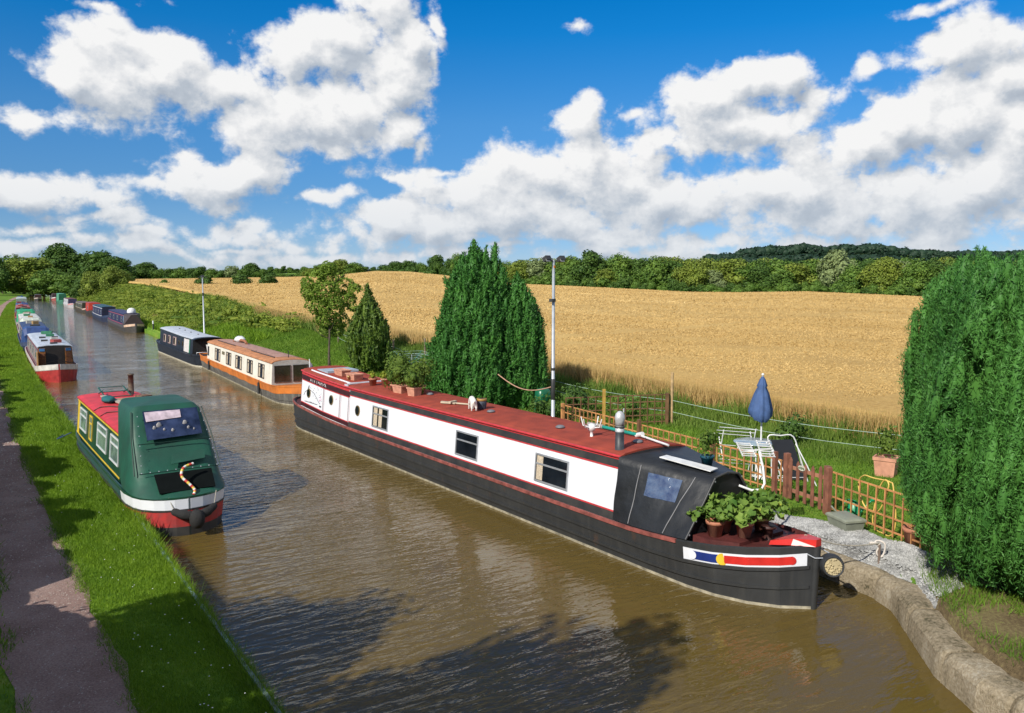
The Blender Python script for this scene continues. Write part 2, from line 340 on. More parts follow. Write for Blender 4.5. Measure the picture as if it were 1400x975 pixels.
# ---------------------------------------------------------------- land shape
CP, SP = math.cos(PSI), math.sin(PSI)
_bl = np.array([(-60,2.6),(9,2.5),(19,2.42),(30,2.25),(40,2.12),(55,2.15),(75,2.5),(90,2.85),(120,3.6),(150,4.6),(200,6.5),(250,9),(300,12),(370,17.5),(430,25),(520,42)])
_br = np.array([(-60,9),(0,8.9),(3,9.15),(4.5,9.5),(5.2,9.95),(6,10.75),(6.7,11.45),(7.2,11.7),(8.3,11.85),(30,11.9),(40,12.2),(55,12.7),(75,13.4),(95,14.2),(120,15),(150,16.2),(200,17.3),(254,19.2),(300,21.5),(360,25),(430,31),(520,46)])
def bl(v): return np.interp(v, _bl[:,0], _bl[:,1])
def br(v): return np.interp(v, _br[:,0], _br[:,1])
_fs = (np.array([-300,180,330,450,515,560,610,640,700,860,940,1010,1100,1250,1400,2000])-700)/1100
_fz = np.array([5.4,5.7,6.2,6.9,9.3,9.0,7.0,5.2,4.1,2.8,2.15,2.1,2.3,1.5,.9,.6])
_fd = np.array([280,300,310,330,380,375,310,260,230,205,195,190,190,170,170,170.])
_gs = (np.array([-300,200,330,440,530,700,1000,1400,2000])-700)/1100
_gz = np.array([9,9,10.5,12.5,11,7,8,6,6.])
def ew(v): return np.interp(v, [-60,40,50,70,100,150,250,400,520], [20.7,20.7,20.4,20.8,24,27.5,31,38,55])
def smooth(t): t = np.clip(t, 0, 1); return t*t*(3-2*t)
def fieldz(u, v):
    D = np.maximum(u*SP + v*CP, 1.); X = u*CP - v*SP; s = np.clip(X/D, -1.2, 1.5)
    zc = np.interp(s, _fs, _fz); dc = np.interp(s, _fs, _fd); zg = np.interp(s, _gs, _gz)
    t = np.clip((D-24)/(dc-24), 0, 1)
    z = .62 + (zc-.62)*np.sin(pi/2*t)
    dn = D-dc
    z = z - 2.2*smooth(dn/50)
    z = z + (zg-(zc-2.2))*smooth((dn-60)/(560-dc-60+1e-3))
    return z
def land(u, v):
    u = np.asarray(u, float); v = np.asarray(v, float)
    rb = br(v); lb = bl(v)
    right = .5 - .16*(1-smooth((u-rb-np.interp(v, [6.6, 7.0], [.47, .29]))/.08)) + (np.maximum(fieldz(u, v), .5)-.5)*smooth((u-rb-1.6)/7.5)
    left = .35 + .25*smooth((lb-3.2-u)/3) + 2.0*smooth((lb-8-u)/60)
    return np.where(u > (rb+lb)/2, right, left)
def lz(u, v): return float(land(u, v))
def grid(name, US, VS, m, zoff=0., smooth_=True, zf=None):
    """US: (nv,nu) array of u; VS (nv,) array of v"""
    nv, nu = US.shape; VV = np.repeat(VS[:, None], nu, 1)
    Z = (land(US, VV) if zf is None else zf(US, VV)) + zoff
    V = np.stack([US, VV, Z], -1).reshape(-1, 3)
    i = np.arange(nv-1)[:, None]*nu + np.arange(nu-1)[None, :]
    F = np.stack([i, i+1, i+nu+1, i+nu], -1).reshape(-1, 4)
    return fast_mesh(name, V, F, m, smooth=smooth_)
GRASS = groundmat('grass_ground', [(.34,(.055,.12,.014)),(.46,(.10,.20,.020)),(.54,(.14,.24,.026)),(.66,(.24,.27,.06))], .35, 7., .6, 40)
vs = np.concatenate([np.arange(-30, -3, 1.), np.arange(-3, 14, .25), np.arange(14, 60, 1.), np.arange(60, 200, 3.), np.arange(200, 520, 8.), np.array([540, 580, 640, 720, 850, 1000, 1300, 1700, 2400.])])
lo = np.array([-1500,-700,-300,-150,-80,-45,-25,-15,-10,-7,-5,-4,-3,-2.4,-1.8,-1.2,-.7,-.3,-.02, 0.])
ro = np.array([0,.02,.24,.29,.33,.38,.5,.56,.6,.66,.8,1.,1.2,1.8,2.4,3,3.8,4.6,5.5,6.5,7.5,8.5,9.5,11,13,16,20,25,31,38,46,56,68,82,98,116,136,160,190,225,265,310,360,420,500,620,800,1100,1600,2400.])
UL = bl(vs)[:, None]+lo[None, :]; UR = br(vs)[:, None]+ro[None, :]
def gz(u, v):
    z = land(u, v); lb = bl(v); rb = br(v)
    z = np.where((u > lb-.01) & (u < rb+np.where(v < 9.4, .25, .01)), -1.2, z)
    return z
U = np.concatenate([UL, UR], 1); U[vs > 430] = U[vs > 430]
g = struct(grid('ground', U, vs, GRASS, zf=gz))
# ---------------------------------------------------------------- water
def water_mat():
    m = bpy.data.materials.new('canal_water'); m.use_nodes = True; nt = m.node_tree; b = nt.nodes['Principled BSDF']
    b.inputs['Base Color'].default_value = (.108, .074, .019, 1); b.inputs['Roughness'].default_value = .035; b.inputs['IOR'].default_value = 1.333
    tc = nt.nodes.new('ShaderNodeTexCoord')
    def nz(rot, sc_, det, dist=0.):
        mp = nt.nodes.new('ShaderNodeMapping'); mp.inputs['Rotation'].default_value = (0, 0, rot); mp.inputs['Scale'].default_value = sc_
        nt.links.new(tc.outputs['Object'], mp.inputs['Vector'])
        k = nt.nodes.new('ShaderNodeTexNoise'); k.inputs['Scale'].default_value = 1; k.inputs['Detail'].default_value = det; k.inputs['Distortion'].default_value = dist
        k.inputs['Roughness'].default_value = .5
        nt.links.new(mp.outputs[0], k.inputs['Vector']); return k.outputs['Fac']
    h1 = nz(PSI-.12, (1.7, 6.2, 1), 3., .35); h2 = nz(PSI+.4, (6., 13., 1), 2.); h3 = nz(.2, (.35, .5, 1), 2.)
    w1 = nt.nodes.new('ShaderNodeMath'); w1.operation = 'MULTIPLY_ADD'; nt.links.new(h2, w1.inputs[0]); w1.inputs[1].default_value = .22; nt.links.new(h1, w1.inputs[2])
    mr = nt.nodes.new('ShaderNodeMapRange'); nt.links.new(h3, mr.inputs['Value']); mr.inputs['From Min'].default_value = .3; mr.inputs['From Max'].default_value = .65
    mr.inputs['To Min'].default_value = .25; mr.inputs['To Max'].default_value = 1
    w2 = nt.nodes.new('ShaderNodeMath'); w2.operation = 'MULTIPLY'; nt.links.new(w1.outputs[0], w2.inputs[0]); nt.links.new(mr.outputs[0], w2.inputs[1])
    bp = nt.nodes.new('ShaderNodeBump'); bp.inputs['Strength'].default_value = 1.; bp.inputs['Distance'].default_value = .045
    nt.links.new(w2.outputs[0], bp.inputs['Height']); nt.links.new(bp.outputs[0], b.inputs['Normal'])
    return m
wv = np.concatenate([np.arange(-30, 60, 1.), np.arange(60, 521, 5.)])
wu = bl(wv)[:, None]-.3 + (br(wv)-bl(wv)+.6)[:, None]*np.linspace(0, 1, 4)[None, :]
struct(grid('water', wu, wv, water_mat(), zf=lambda u, v: u*0))
# ---------------------------------------------------------------- towpath, verge edging, kerb, gravel
PATH = groundmat('path_gravel', [(.34,(.19,.115,.095)),(.5,(.30,.20,.17)),(.66,(.41,.30,.26))], 1.2, 45., .6, 160)
pv = np.concatenate([np.arange(-12, 60, .5), np.arange(60, 330, 4.)])
pr = np.interp(pv, [-12, 9, 18, 29, 60, 90, 330], [1.2, 1.27, 1.02, .78, .75, 1.35, 0]) ; pr = np.where(pv > 60, bl(pv)-1.5, pr)
wob = .05*np.sin(pv*1.9)+.035*np.sin(pv*4.3+1)
wob2 = .05*np.sin(pv*1.3+2)+.04*np.sin(pv*3.7)
pu = np.stack([pr-1.14+wob2, pr-.75, pr-.4, pr+wob], 1)
PATHR = lambda v: np.interp(v, pv, pr)
struct(grid('towpath', pu, pv, PATH, .012))
EDGE = mat('edging_steel', (.22, .34, .38), .6, .3, 3., dirt=(.10, .10, .07))
mb = MB()
ev_ = np.arange(-6, 32, .8)
secs = [[(bl(v)-.05, v, .30), (bl(v)-.05, v, .40), (bl(v)+.0, v, .40), (bl(v)+.0, v, -.4)] for v in ev_]
mb.loft(secs); struct(mb.build('canal_edge', EDGE))
STONE = groundmat('kerb_stone', [(.34,(.10,.09,.055)),(.44,(.25,.205,.135)),(.56,(.36,.30,.21)),(.68,(.46,.41,.32))], 2.3, 26., .7, 70)
ks = [9.4, 8.4, 7.15, 6.5, 5.9, 5.45, 5.0, 4.3, 3.5, 2.6, 1.5, 0., -2]
mb = MB(); jr = random.Random(3)
kp = [Vector((float(br(v)), v, 0)) for v in np.arange(9.6, -3, -.06)]
def kerb_run(a, b):
    pts = kp[a:b+1]; ss = []
    for i, p in enumerate(pts):
        t = (kp[min(a+i+1, len(kp)-1)]-kp[max(a+i-1, 0)]).normalized(); nn = Vector((-t.y, t.x, 0))
        if nn.x < 0: nn = -nn
        p = p+t*(.014 if i == 0 else -.014 if i == len(pts)-1 else 0)
        e = .016 if i in (0, len(pts)-1) else 0
        wd = .27+.20*float(smooth((7.0-p.y)/.5))
        ss.append([p+nn*(x+jr.uniform(-.006, .006))+Vector((0, 0, z-e+jr.uniform(-.006, .006))) for x, z in ((-.05, -.5), (-.04, .18), (-.02+e, .31), (.03+e, .375), (.09, .40), (wd*.6, .41), (wd-.05, .405), (wd-e, .38), (wd-e, .2))])
    mb.loft(ss, cap=True, smooth=False)
cuts = [0, 20, 41, 58, 75, 92, 110, 127, 146, 168, 190, 208]
for a, b in zip(cuts[:-1], cuts[1:]): kerb_run(a, b)
struct(mb.build('kerb', STONE))
GRAV = groundmat('gravel_ground', [(.34,(.13,.13,.125)),(.5,(.33,.33,.32)),(.66,(.52,.52,.50))], 2., 60., .8, 90)
gv = np.arange(5.9, 27.5, .125)
gl = br(gv)+.24+.20*smooth((7.0-gv)/.5); gr_ = np.interp(gv, [5.2, 6, 6.6, 7.5, 9, 10, 12, 28], [11.2, 12.0, 12.7, 13.05, 12.95, 12.75, 12.6, 12.5]) + .07*np.sin(gv*3.1)+.05*np.sin(gv*7)
struct(grid('gravel_path', gl[:, None]+(gr_-gl)[:, None]*np.array([0,.03,.06,.1,.2,.4,.7,1.])[None, :], gv, GRAV, .055))
# ---------------------------------------------------------------- foliage builders
def unit(n, rng):
    v = rng.normal(size=(n, 3)); return v/np.linalg.norm(v, axis=1, keepdims=True)
def leaves(C, Nn, L, W, rng, axis=None):
    """diamond leaves: centre C, facing Nn, long side L along axis (random in the leaf plane if None)"""
    n = len(C); L = np.broadcast_to(np.asarray(L, float), (n,)); W = np.broadcast_to(np.asarray(W, float), (n,))
    a = rng.normal(size=(n, 3)) if axis is None else axis
    a = a - Nn*(a*Nn).sum(1, keepdims=True); a /= np.linalg.norm(a, axis=1, keepdims=True)+1e-9
    b = np.cross(Nn, a)
    V = np.stack([C-a*L[:, None]/2, C+b*W[:, None]/2, C+a*L[:, None]/2, C-b*W[:, None]/2], 1).reshape(-1, 3)
    return V, np.arange(4*n).reshape(n, 4)
def join(parts):
    Vs, Fs, b = [], [], 0
    for V, F in parts: Vs.append(V); Fs.append(F+b); b += len(V)
    return np.concatenate(Vs), np.concatenate(Fs)
def ball(c, r, rng, seg=9, ring=6, jit=.12):
    th = np.linspace(0, pi, ring+1); ph = np.arange(seg)*2*pi/seg
    T, Pp = np.meshgrid(th, ph, indexing='ij')
    j = 1+rng.uniform(-jit, jit, T.shape)
    V = np.stack([c[0]+r[0]*np.sin(T)*np.cos(Pp)*j, c[1]+r[1]*np.sin(T)*np.sin(Pp)*j, c[2]+r[2]*np.cos(T)*j], -1).reshape(-1, 3)
    i = np.arange(ring)[:, None]*seg; k = np.arange(seg)[None, :]; k2 = (k+1) % seg
    F = np.stack([i+k, i+seg+k, i+seg+k2, i+k2], -1).reshape(-1, 4)
    return V, F
def crown_mesh(lobes, per, ls, rng, flat=.75, core=.78, droop=0.):
    """lobes: (centre, radii); leaves sit in the outer shell of each lobe, facing outward, in clumps"""
    parts = []
    for (c, r) in lobes:
        c = np.array(c, float); r = np.array(r, float)
        n = int(per*(r[0]*r[2]+r[0]*r[1])/2)
        d = unit(n, rng); nb = max(6, n//22); cl = unit(nb, rng)
        # clumping: pull part of the leaves towards clump directions and push clumps in or out
        pick = rng.integers(0, nb, n); d = d*.45 + cl[pick]*.75; d /= np.linalg.norm(d, axis=1, keepdims=True)
        amp = rng.uniform(.82, 1.16, nb)[pick]*rng.uniform(.93, 1.05, n)
        P = c + d*r*amp[:, None]
        nn = d/r; nn /= np.linalg.norm(nn, axis=1, keepdims=True); nn = nn*.8 + unit(n, rng)*.75; nn[:, 2] += .25
        nn /= np.linalg.norm(nn, axis=1, keepdims=True)
        s = ls*rng.uniform(.6, 1.35, n)
        parts.append(leaves(P, nn, s, s*flat, rng))
        if core: parts.append(ball(c, r*core, rng))
    return join(parts)
def trunk_mb(h, r0, r1, lean=(0, 0), limbs=0, rnd=R, limb_h=.45, limb_l=1.):
    mb = MB(); n = 6; path = []
    for i in range(n):
        t = i/(n-1); path.append((lean[0]*t+rnd.uniform(-.02, .02)*h*.3, lean[1]*t+rnd.uniform(-.02, .02)*h*.3, h*t))
    path[0] = (0, 0, -.15)
    mb.tube(path, [r0*1.35]+[r0+(r1-r0)*i/(n-1) for i in range(1, n)], 8)
    for k in range(limbs):
        t = limb_h+(1-limb_h)*rnd.random(); i = min(n-2, int(t*(n-1))); p = Vector(path[i]).lerp(Vector(path[i+1]), t*(n-1)-i)
        a = rnd.uniform(0, 2*pi); q = p+Vector((math.cos(a)*limb_l, math.sin(a)*limb_l, limb_l*rnd.uniform(.5, 1.1)))
        m_ = p.lerp(q, .5)+Vector((0, 0, -.08*limb_l)); mb.tube([p, m_, q], [r1*.9, r1*.6, r1*.25], 6)
    return mb
BARK = mat('bark', (.11, .085, .06), .9, .3, 5., bump=.6, bscale=14)
def plume_mesh(plumes, rng, ll, lw, spread=.95, core=.5):
    """conifer sprays: each plume (base, tip, radius, count) is a feathered spindle of small scale-like leaves pointing along it"""
    parts = []
    for (a, b, r, n) in plumes:
        a = np.array(a, float); b = np.array(b, float); ax = b-a; L = np.linalg.norm(ax); ax /= L
        t = rng.beta(1.3, 1.25, n); prof = np.sin(pi*np.clip(t*.86+.12, 0, 1))**.7
        d = unit(n, rng); d -= ax*(d@ax)[:, None]; d /= np.linalg.norm(d, axis=1, keepdims=True)+1e-9
        rr = r*prof*rng.uniform(.4, 1.35, n)
        P = a + ax*(t*L)[:, None] + d*rr[:, None]
        la = ax*.9 + d*spread + rng.normal(size=(n, 3))*.42
        nn = d*.9 + rng.normal(size=(n, 3))*.5; nn /= np.linalg.norm(nn, axis=1, keepdims=True)
        s = rng.uniform(.65, 1.3, n)
        parts.append(leaves(P, nn, ll*s, lw*s, rng, axis=la))
        if core:
            m = (a+b)/2; e = 7
            # spindle core
            th = np.linspace(0, 1, 6); ph = np.arange(e)*2*pi/e
            x = np.cross(ax, [0.3, .9, .1]); x /= np.linalg.norm(x); y = np.cross(ax, x)
            V = np.concatenate([(a+ax*(q*L*.96))[None, :] + (x[None, :]*np.cos(ph)[:, None]+y[None, :]*np.sin(ph)[:, None])*(r*core*math.sin(pi*min(1, q*.86+.12))**.7*(0.02 if q in (0., 1.) else 1)) for q in th])
            i = np.arange(5)[:, None]*e; k = np.arange(e)[None, :]; k2 = (k+1) % e
            parts.append((V, np.stack([i+k, i+k2, i+e+k2, i+e+k], -1).reshape(-1, 4)))
    return join(parts)
def profile_plumes(prof, h, nrows, rng, per_m, plen, prad, cnt, lean=.55, squash=1., inner=True, flute=.10):
    """plumes over a body of revolution: prof = [(height fraction, radius)]"""
    hs = np.array([p[0] for p in prof])*h; rs = np.array([p[1] for p in prof])
    out = []
    for z in np.linspace(hs[0], hs[-1], nrows):
        r = float(np.interp(z, hs, rs)); k = max(3, int(per_m*2*pi*r))
        for j in range(k):
            a = 2*pi*(j+rng.uniform(-.4, .4))/k + z*2.3; q = rng.uniform(.90, 1.06)*(1+flute*(.6*math.sin(7*a+2.2*math.sin(z*1.1)+z*.5)+.5*math.sin(13*a-z*1.3)))
            s = rng.uniform(.75, 1.3); R_ = max(.02, r*q-prad*.6)
            base = np.array([R_*math.cos(a), R_*math.sin(a)*squash, z-plen*.5*s])
            hb = float(np.interp(min(z+plen*.5, hs[-1]), hs, rs))
            R2 = max(.02, min(R_*1.10, R_*.5+hb*.55))
            tip = np.array([R2*math.cos(a+.05), R2*math.sin(a+.05)*squash, z+plen*.55*s]) + rng.normal(size=3)*.06*plen
            out.append((base, tip, prad*rng.uniform(.75, 1.2), int(cnt*s)))
    return out
def revolve(prof, h, f, rng, n=20, squash=1.):
    V = np.concatenate([np.stack([r*f*np.cos(np.arange(n)*2*pi/n), r*f*np.sin(np.arange(n)*2*pi/n)*squash, np.full(n, t*h)], -1) for t, r in prof])
    i = np.arange(len(prof)-1)[:, None]*n; k = np.arange(n)[None, :]; k2 = (k+1) % n
    return V, np.stack([i+k, i+k2, i+n+k2, i+n+k], -1).reshape(-1, 4)

# ---- the big clipped conifer on the right
CON1 = leafmat('leylandii_leaf', (.026,.105,.018), (.10,.27,.050), .15, 1.1, .55, c3=(.13,.27,.05))
t = thing('conifer_tree', 'big bulging conifer with dense feathery bright green sprays growing beside the stone kerb', 'tree', (12.62, 5.35, .45))
prof = [(.065,.45),(.09,.78),(.13,1.08),(.18,1.32),(.25,1.52),(.32,1.62),(.5,1.62),(.66,1.58),(.8,1.52),(.9,1.44),(.97,1.28),(1.0,.95)]
H1 = 4.72
pl = profile_plumes(prof, H1, 32, NR, 4.6, .50, .13, 260, flute=.14)
for _ in range(80):
    a = NR.uniform(0, 2*pi); r_ = 1.35*math.sqrt(NR.random()); z_ = H1*.93-.35*(r_/1.3)**2
    pl.append((np.array([r_*math.cos(a), r_*math.sin(a), z_-.25]), np.array([r_*1.08*math.cos(a), r_*1.08*math.sin(a), z_+NR.uniform(.15, .62)]), .12, 260))
V, F = join([plume_mesh(pl, NR, .068, .014), revolve(prof, H1, .80, NR)])
fast_mesh('crown', V, F, CON1, t)
trunk_mb(3.5, .16, .08).build('trunk', BARK, t)
for nm, x, y, hh, rr in (('top', -.55, .45, .55, .3), ('top', .35, .6, .75, .32), ('top', -.1, .1, .6, .3), ('top', .75, -.2, .62, .3)):
    pass
# ---- twin-topped conifer in the garden
CON2 = leafmat('garden_conifer_leaf', (.020,.092,.016), (.082,.240,.038), .15, .8, .55)
t = thing('conifer_tree', 'tall dark green conifer with two pointed tops behind the long white boat', 'tree', (15.05, 24.4, .5))
pa = [(.03,1.2),(.10,1.75),(.22,1.85),(.36,1.66),(.5,1.4),(.65,1.18),(.78,1.0),(.88,.74),(.95,.42),(1.,.08)]
pb = [(.03,.8),(.12,1.05),(.3,1.08),(.5,1.02),(.7,.92),(.86,.66),(.95,.36),(1.,.08)]
A_ = profile_plumes(pa, 5.75, 28, NR, 2.9, .62, .16, 105); B_ = profile_plumes(pb, 4.6, 22, NR, 2.9, .6, .15, 105)
for _ in range(70):
    a = NR.uniform(0, 2*pi); f_ = NR.uniform(.12, .97); r_ = float(np.interp(f_, [q[0] for q in pa], [q[1] for q in pa])); z_ = 5.75*f_
    A_.append((np.array([r_*.8*math.cos(a), r_*.8*math.sin(a), z_-.2]), np.array([r_*1.22*math.cos(a), r_*1.22*math.sin(a), z_+NR.uniform(.25, .6)]), .12, 70)); C_ = profile_plumes([(.5,.75),(.75,.62),(.9,.3),(1.,.05)], 5.7, 10, NR, 2.6, .6, .15, 60)
def shift(P, d): d = np.array(d); return [(a+d, b+d, r, n) for a, b, r, n in P]
ca, cb_, cc = (-.42, .20, 0), (1.08, -.64, 0), (.25, -.25, 0)
V, F = join([plume_mesh(shift(A_, ca)+shift(B_, cb_)+shift(C_, cc), NR, .13, .038)] + [(lambda q, d: (q[0]+np.array(d), q[1]))(revolve(p_, h_, .8, NR), d) for p_, h_, d in ((pa, 5.6, ca), (pb, 4.2, cb_))])
V[:, :2] *= .9; V[:, 2] *= .98; fast_mesh('crown', V, F, CON2, t); trunk_mb(3.2, .14, .07).build('trunk', BARK, t)
# ---- small yellowish conifer on a bare stem
CON3 = leafmat('golden_conifer_leaf', (.022,.062,.008), (.13,.20,.026), .12, 2.2, .55)
t = thing('conifer_tree', 'small rounded cypress with yellowish green ribs and a bare dark stem', 'tree', (15.75, 36.4, .55))
pc = [(.13,.5),(.2,.85),(.32,1.02),(.48,1.0),(.62,.82),(.76,.58),(.9,.28),(1.,.04)]
V, F = join([plume_mesh(profile_plumes(pc, 4.0, 13, NR, 2.6, .85, .17, 70), NR, .19, .055), revolve(pc, 3.9, .78, NR)])
fast_mesh('crown', V, F, CON3, t); trunk_mb(2.2, .09, .05).build('trunk', BARK, t)
# ---- airy young broadleaf tree beside it
LEAF1 = leafmat('young_tree_leaf', (.10,.18,.020), (.30,.42,.065), .45, 1.2)
t = thing('young_tree', 'slim young broadleaf tree with thin loose leaves and a bare trunk', 'tree', (14.95, 39.7, .55))
lb_ = []
for (x, z, r) in ((-.55,4.6,.5),(.1,4.9,.55),(-.9,4.0,.5),(.0,4.0,.62),(.75,4.3,.45),(-.6,3.3,.55),(.35,3.3,.6),(1.0,3.6,.42),(1.45,4.1,.3),(-.2,2.6,.5),(.5,2.5,.42),(-.25,1.95,.35),(.25,2.0,.35),(1.35,3.3,.3),(-1.15,4.4,.3),(.0,5.3,.35)):
    y = NR.uniform(-.5, .5); lb_.append(((x*CP+y*SP, -x*SP+y*CP, z), (r, r, r*.85)))
V, F = crown_mesh([(c, tuple(q*1.12 for q in r)) for c, r in lb_], 1700, .19, NR, .45, core=0)
fast_mesh('crown', V, F, LEAF1, t); trunk_mb(4.3, .065, .025, (.1, 0), 12, random.Random(2), .35, .9).build('trunk', BARK, t)

# ---------------------------------------------------------------- broadleaf prototypes for the far woods
def broadleaf(seed, w, h, n, ls, colour, base=.08, per=26):
    rng = np.random.default_rng(seed); lob = []
    for i in range(n):
        t_ = rng.random(); z = h*(base+.12+.70*t_); k = math.sin(pi*min(1, .22+.74*t_))**.8
        a = rng.uniform(0, 2*pi); d = w/2*k*rng.uniform(.35, .78)
        r = w*rng.uniform(.16, .27)
        lob.append(((d*math.cos(a), d*math.sin(a), z), (r, r, r*rng.uniform(.7, .95))))
    lob.append(((0, 0, h*.5), (w*.30, w*.30, h*.36)))
    lob.append(((0, 0, h*.82), (w*.2, w*.2, h*.16)))
    return crown_mesh(lob, per, ls, rng, .75, core=.62)
DARKG = leafmat('oak_leaf', (.024,.065,.011), (.095,.170,.026), .1, .25)
MIDG = leafmat('ash_leaf', (.046,.110,.015), (.15,.24,.036), .1, .25)
YELG = leafmat('lime_leaf', (.085,.135,.016), (.23,.285,.042), .1, .25)
PALEG = leafmat('willow_leaf', (.11,.155,.060), (.25,.31,.12), .1, .25)
PROTO = {}
def proto(key, seed, w, h, n, ls, m, per=26):
    V, F = broadleaf(seed, w, h, n, ls, m, per=per); o = fast_mesh('crown', V, F, m)
    tr = trunk_mb(h*.55, w*.028, w*.014, rnd=random.Random(seed)).build('trunk', BARK)
    PROTO[key] = (o.data, tr.data); bpy.data.objects.remove(o); bpy.data.objects.remove(tr)
for i, (k, m) in enumerate((('dark', DARKG), ('dark2', DARKG), ('mid', MIDG), ('mid2', MIDG), ('yel', YELG), ('yel2', YELG), ('pale', PALEG), ('bush', MIDG), ('darkbush', DARKG))):
    if 'bush' in k: proto(k, 40+i, 6, 4.0, 14, .42, m, per=95)
    else: proto(k, 40+i, 10+(i % 3), 11+(i*5) % 3, 26, .55, m, per=62)
PDIM = {k: (max(v.co.x for v in PROTO[k][0].vertices)-min(v.co.x for v in PROTO[k][0].vertices), max(v.co.z for v in PROTO[k][0].vertices)) for k in PROTO}
def world_at(px, D, z=0):
    """a bearing across the view and a distance ahead, in metres"""
    X = (px-700)/1100*D
    return X*CP + D*SP, -X*SP + D*CP
def plant(name, kind, px, D, width, top, label, group, cat='tree', base=None, rng=R):
    """a tree on the land at the given bearing and distance, crown width and height of its top above the water"""
    u, v = world_at(px, D); z = lz(u, v) if base is None else base
    t = thing(name, label, cat, (u, v, z-.1), 0, group)
    w0, h0 = PDIM[kind]; sx = width/w0; sz = max(.25, (top-z)/h0)
    a = rng.uniform(0, 2*pi)
    for nm, me in zip(('crown', 'trunk'), PROTO[kind]):
        o = bpy.data.objects.new(nm, me); COL.objects.link(o); o.parent = t; o.scale = (sx, sx, sz); o.rotation_euler = (0, 0, a)
    return t
def ztop(y, D): return 5 - (y-387)/1100*D
KW = {'dark': 'dark green', 'dark2': 'dark green', 'mid': 'mid green', 'mid2': 'mid green', 'yel': 'yellowish green', 'yel2': 'yellowish green', 'pale': 'pale grey-green'}
# front row of the wood: bearing, top line, width in the view, kind
wr = random.Random(5)
front = [(688,362,44,'yel'),(712,355,44,'yel2'),(735,352,44,'pale'),(760,356,40,'mid'),(782,348,40,'mid2'),(806,340,56,'dark'),(830,366,40,'yel'),(850,345,48,'mid'),(878,352,44,'dark2'),(897,348,46,'mid2'),(920,353,50,'dark'),(946,352,44,'yel2'),(960,366,36,'yel'),(976,368,36,'pale'),(998,352,52,'yel'),(1022,356,50,'mid'),(1040,362,44,'dark2'),(1060,352,50,'mid2'),(1085,358,50,'yel'),(1112,353,46,'mid'),(1140,340,58,'pale'),(1165,360,44,'mid2'),(1185,354,48,'dark'),(1205,350,48,'yel2'),(1228,356,46,'pale'),(1250,352,48,'mid'),(1276,356,48,'dark2'),(1300,352,50,'mid2'),(1330,354,50,'yel'),(1360,352,50,'dark')]
uniq = {806: 'tallest dark green round-headed tree of the wood, right of the tall light mast', 976: 'small pale silvery bush-like tree at the foot of the wood', 1140: 'broad pale olive willow standing up above the wood edge'}
for (px, y, wpx, k) in front:
    dc = float(np.interp((px-700)/1100, _fs, _fd)); D = dc+14+wr.uniform(0, 10)
    low = y > 364
    plant('broadleaf_tree', k, px, D, wpx*D/1100*1.25, ztop(y, D), uniq.get(px, KW[k]+(' low' if low else '')+' broadleaf tree in the front row of the wood behind the wheat field'), None if px in uniq else KW[k]+' trees along the edge of the wood')
for px in range(690, 1400, 17):
    dc = float(np.interp((px-700)/1100, _fs, _fd)); D = dc+32+wr.uniform(0, 25); k = wr.choice(['dark', 'mid', 'yel', 'mid2', 'dark2', 'yel2'])
    y = np.interp(px, [690, 760, 806, 850, 920, 1000, 1080, 1140, 1200, 1300, 1400], [356, 352, 348, 348, 349, 350, 352, 350, 350, 350, 350])+wr.uniform(-2, 5)
    plant('broadleaf_tree', k, px+wr.uniform(-6, 6), D, wr.uniform(38, 52)*D/1100*1.2, ztop(y, D), KW[k]+' crown showing above the front row of the wood', KW[k]+' crowns inside the wood')
for px in range(684, 1400, 13):    # low scrub along the field edge
    dc = float(np.interp((px-700)/1100, _fs, _fd)); D = dc+8+wr.uniform(0, 4); k = wr.choice(['bush', 'darkbush', 'bush'])
    yb = 387-1100*(lz(*world_at(px, D))-5)/D
    plant('shrub', k, px+wr.uniform(-4, 4), D, wr.uniform(18, 30)*D/1100, ztop(yb-wr.uniform(12, 22), D), 'low leafy shrub filling the foot of the wood', 'shrubs along the foot of the wood', 'shrub')
# trees on the hill between
for (px, y, wpx, k, D) in ((526,361,26,'dark',430),(543,357,30,'dark2',420),(560,355,30,'dark',415),(578,358,26,'mid',415),(598,348,28,'dark2',400),(615,352,24,'dark',395),(628,345,28,'mid',390),(645,350,30,'dark',380),(660,352,30,'mid2',330),(677,354,34,'mid',290),(512,364,18,'dark',450)):
    plant('hilltop_tree', k, px, D, wpx*D/1100*1.2, ztop(y, D), KW[k]+' tree on the brow of the wheat hill left of the twin-topped conifer', KW[k]+' trees on the brow of the hill')
for (px, y, wpx, k, D) in ((428,366,26,'yel',330),(447,358,34,'mid',325),(466,354,36,'yel2',335),(485,358,32,'mid2',330),(500,364,20,'dark',335)):
    plant('broadleaf_tree', k, px, D, wpx*D/1100*1.2, ztop(y, D), KW[k]+' tree in the clump behind the slim young tree', KW[k]+' trees behind the young tree')
# hedge-line trees on the left of the field
for (px, y, wpx, k) in ((186,362,26,'dark'),(202,358,34,'dark2'),(220,366,24,'mid'),(236,366,26,'dark'),(250,364,26,'mid2'),(264,366,24,'dark2'),(277,363,28,'dark'),(292,366,24,'mid'),(306,368,22,'dark'),(320,363,28,'pale'),(334,366,24,'mid2'),(345,359,24,'dark2'),(358,368,22,'mid'),(372,372,20,'dark'),(388,373,18,'mid'),(400,375,18,'dark'),(412,372,18,'mid2')):
    D = 340; plant('hedgerow_tree', k, px, D, wpx*D/1100*1.3, ztop(y, D), KW[k]+' tree in the hedge line across the far left of the wheat', KW[k]+' trees in the far hedge line')
for i, px in enumerate(range(345, 445, 9)):
    D = 640; k = 'dark' if i % 2 else 'mid'
    plant('distant_tree', k, px, D, 15*D/1100, ztop(363+(i*7) % 5, D), KW[k]+' distant tree on the skyline above the small green meadow', KW[k]+' skyline trees above the meadow')
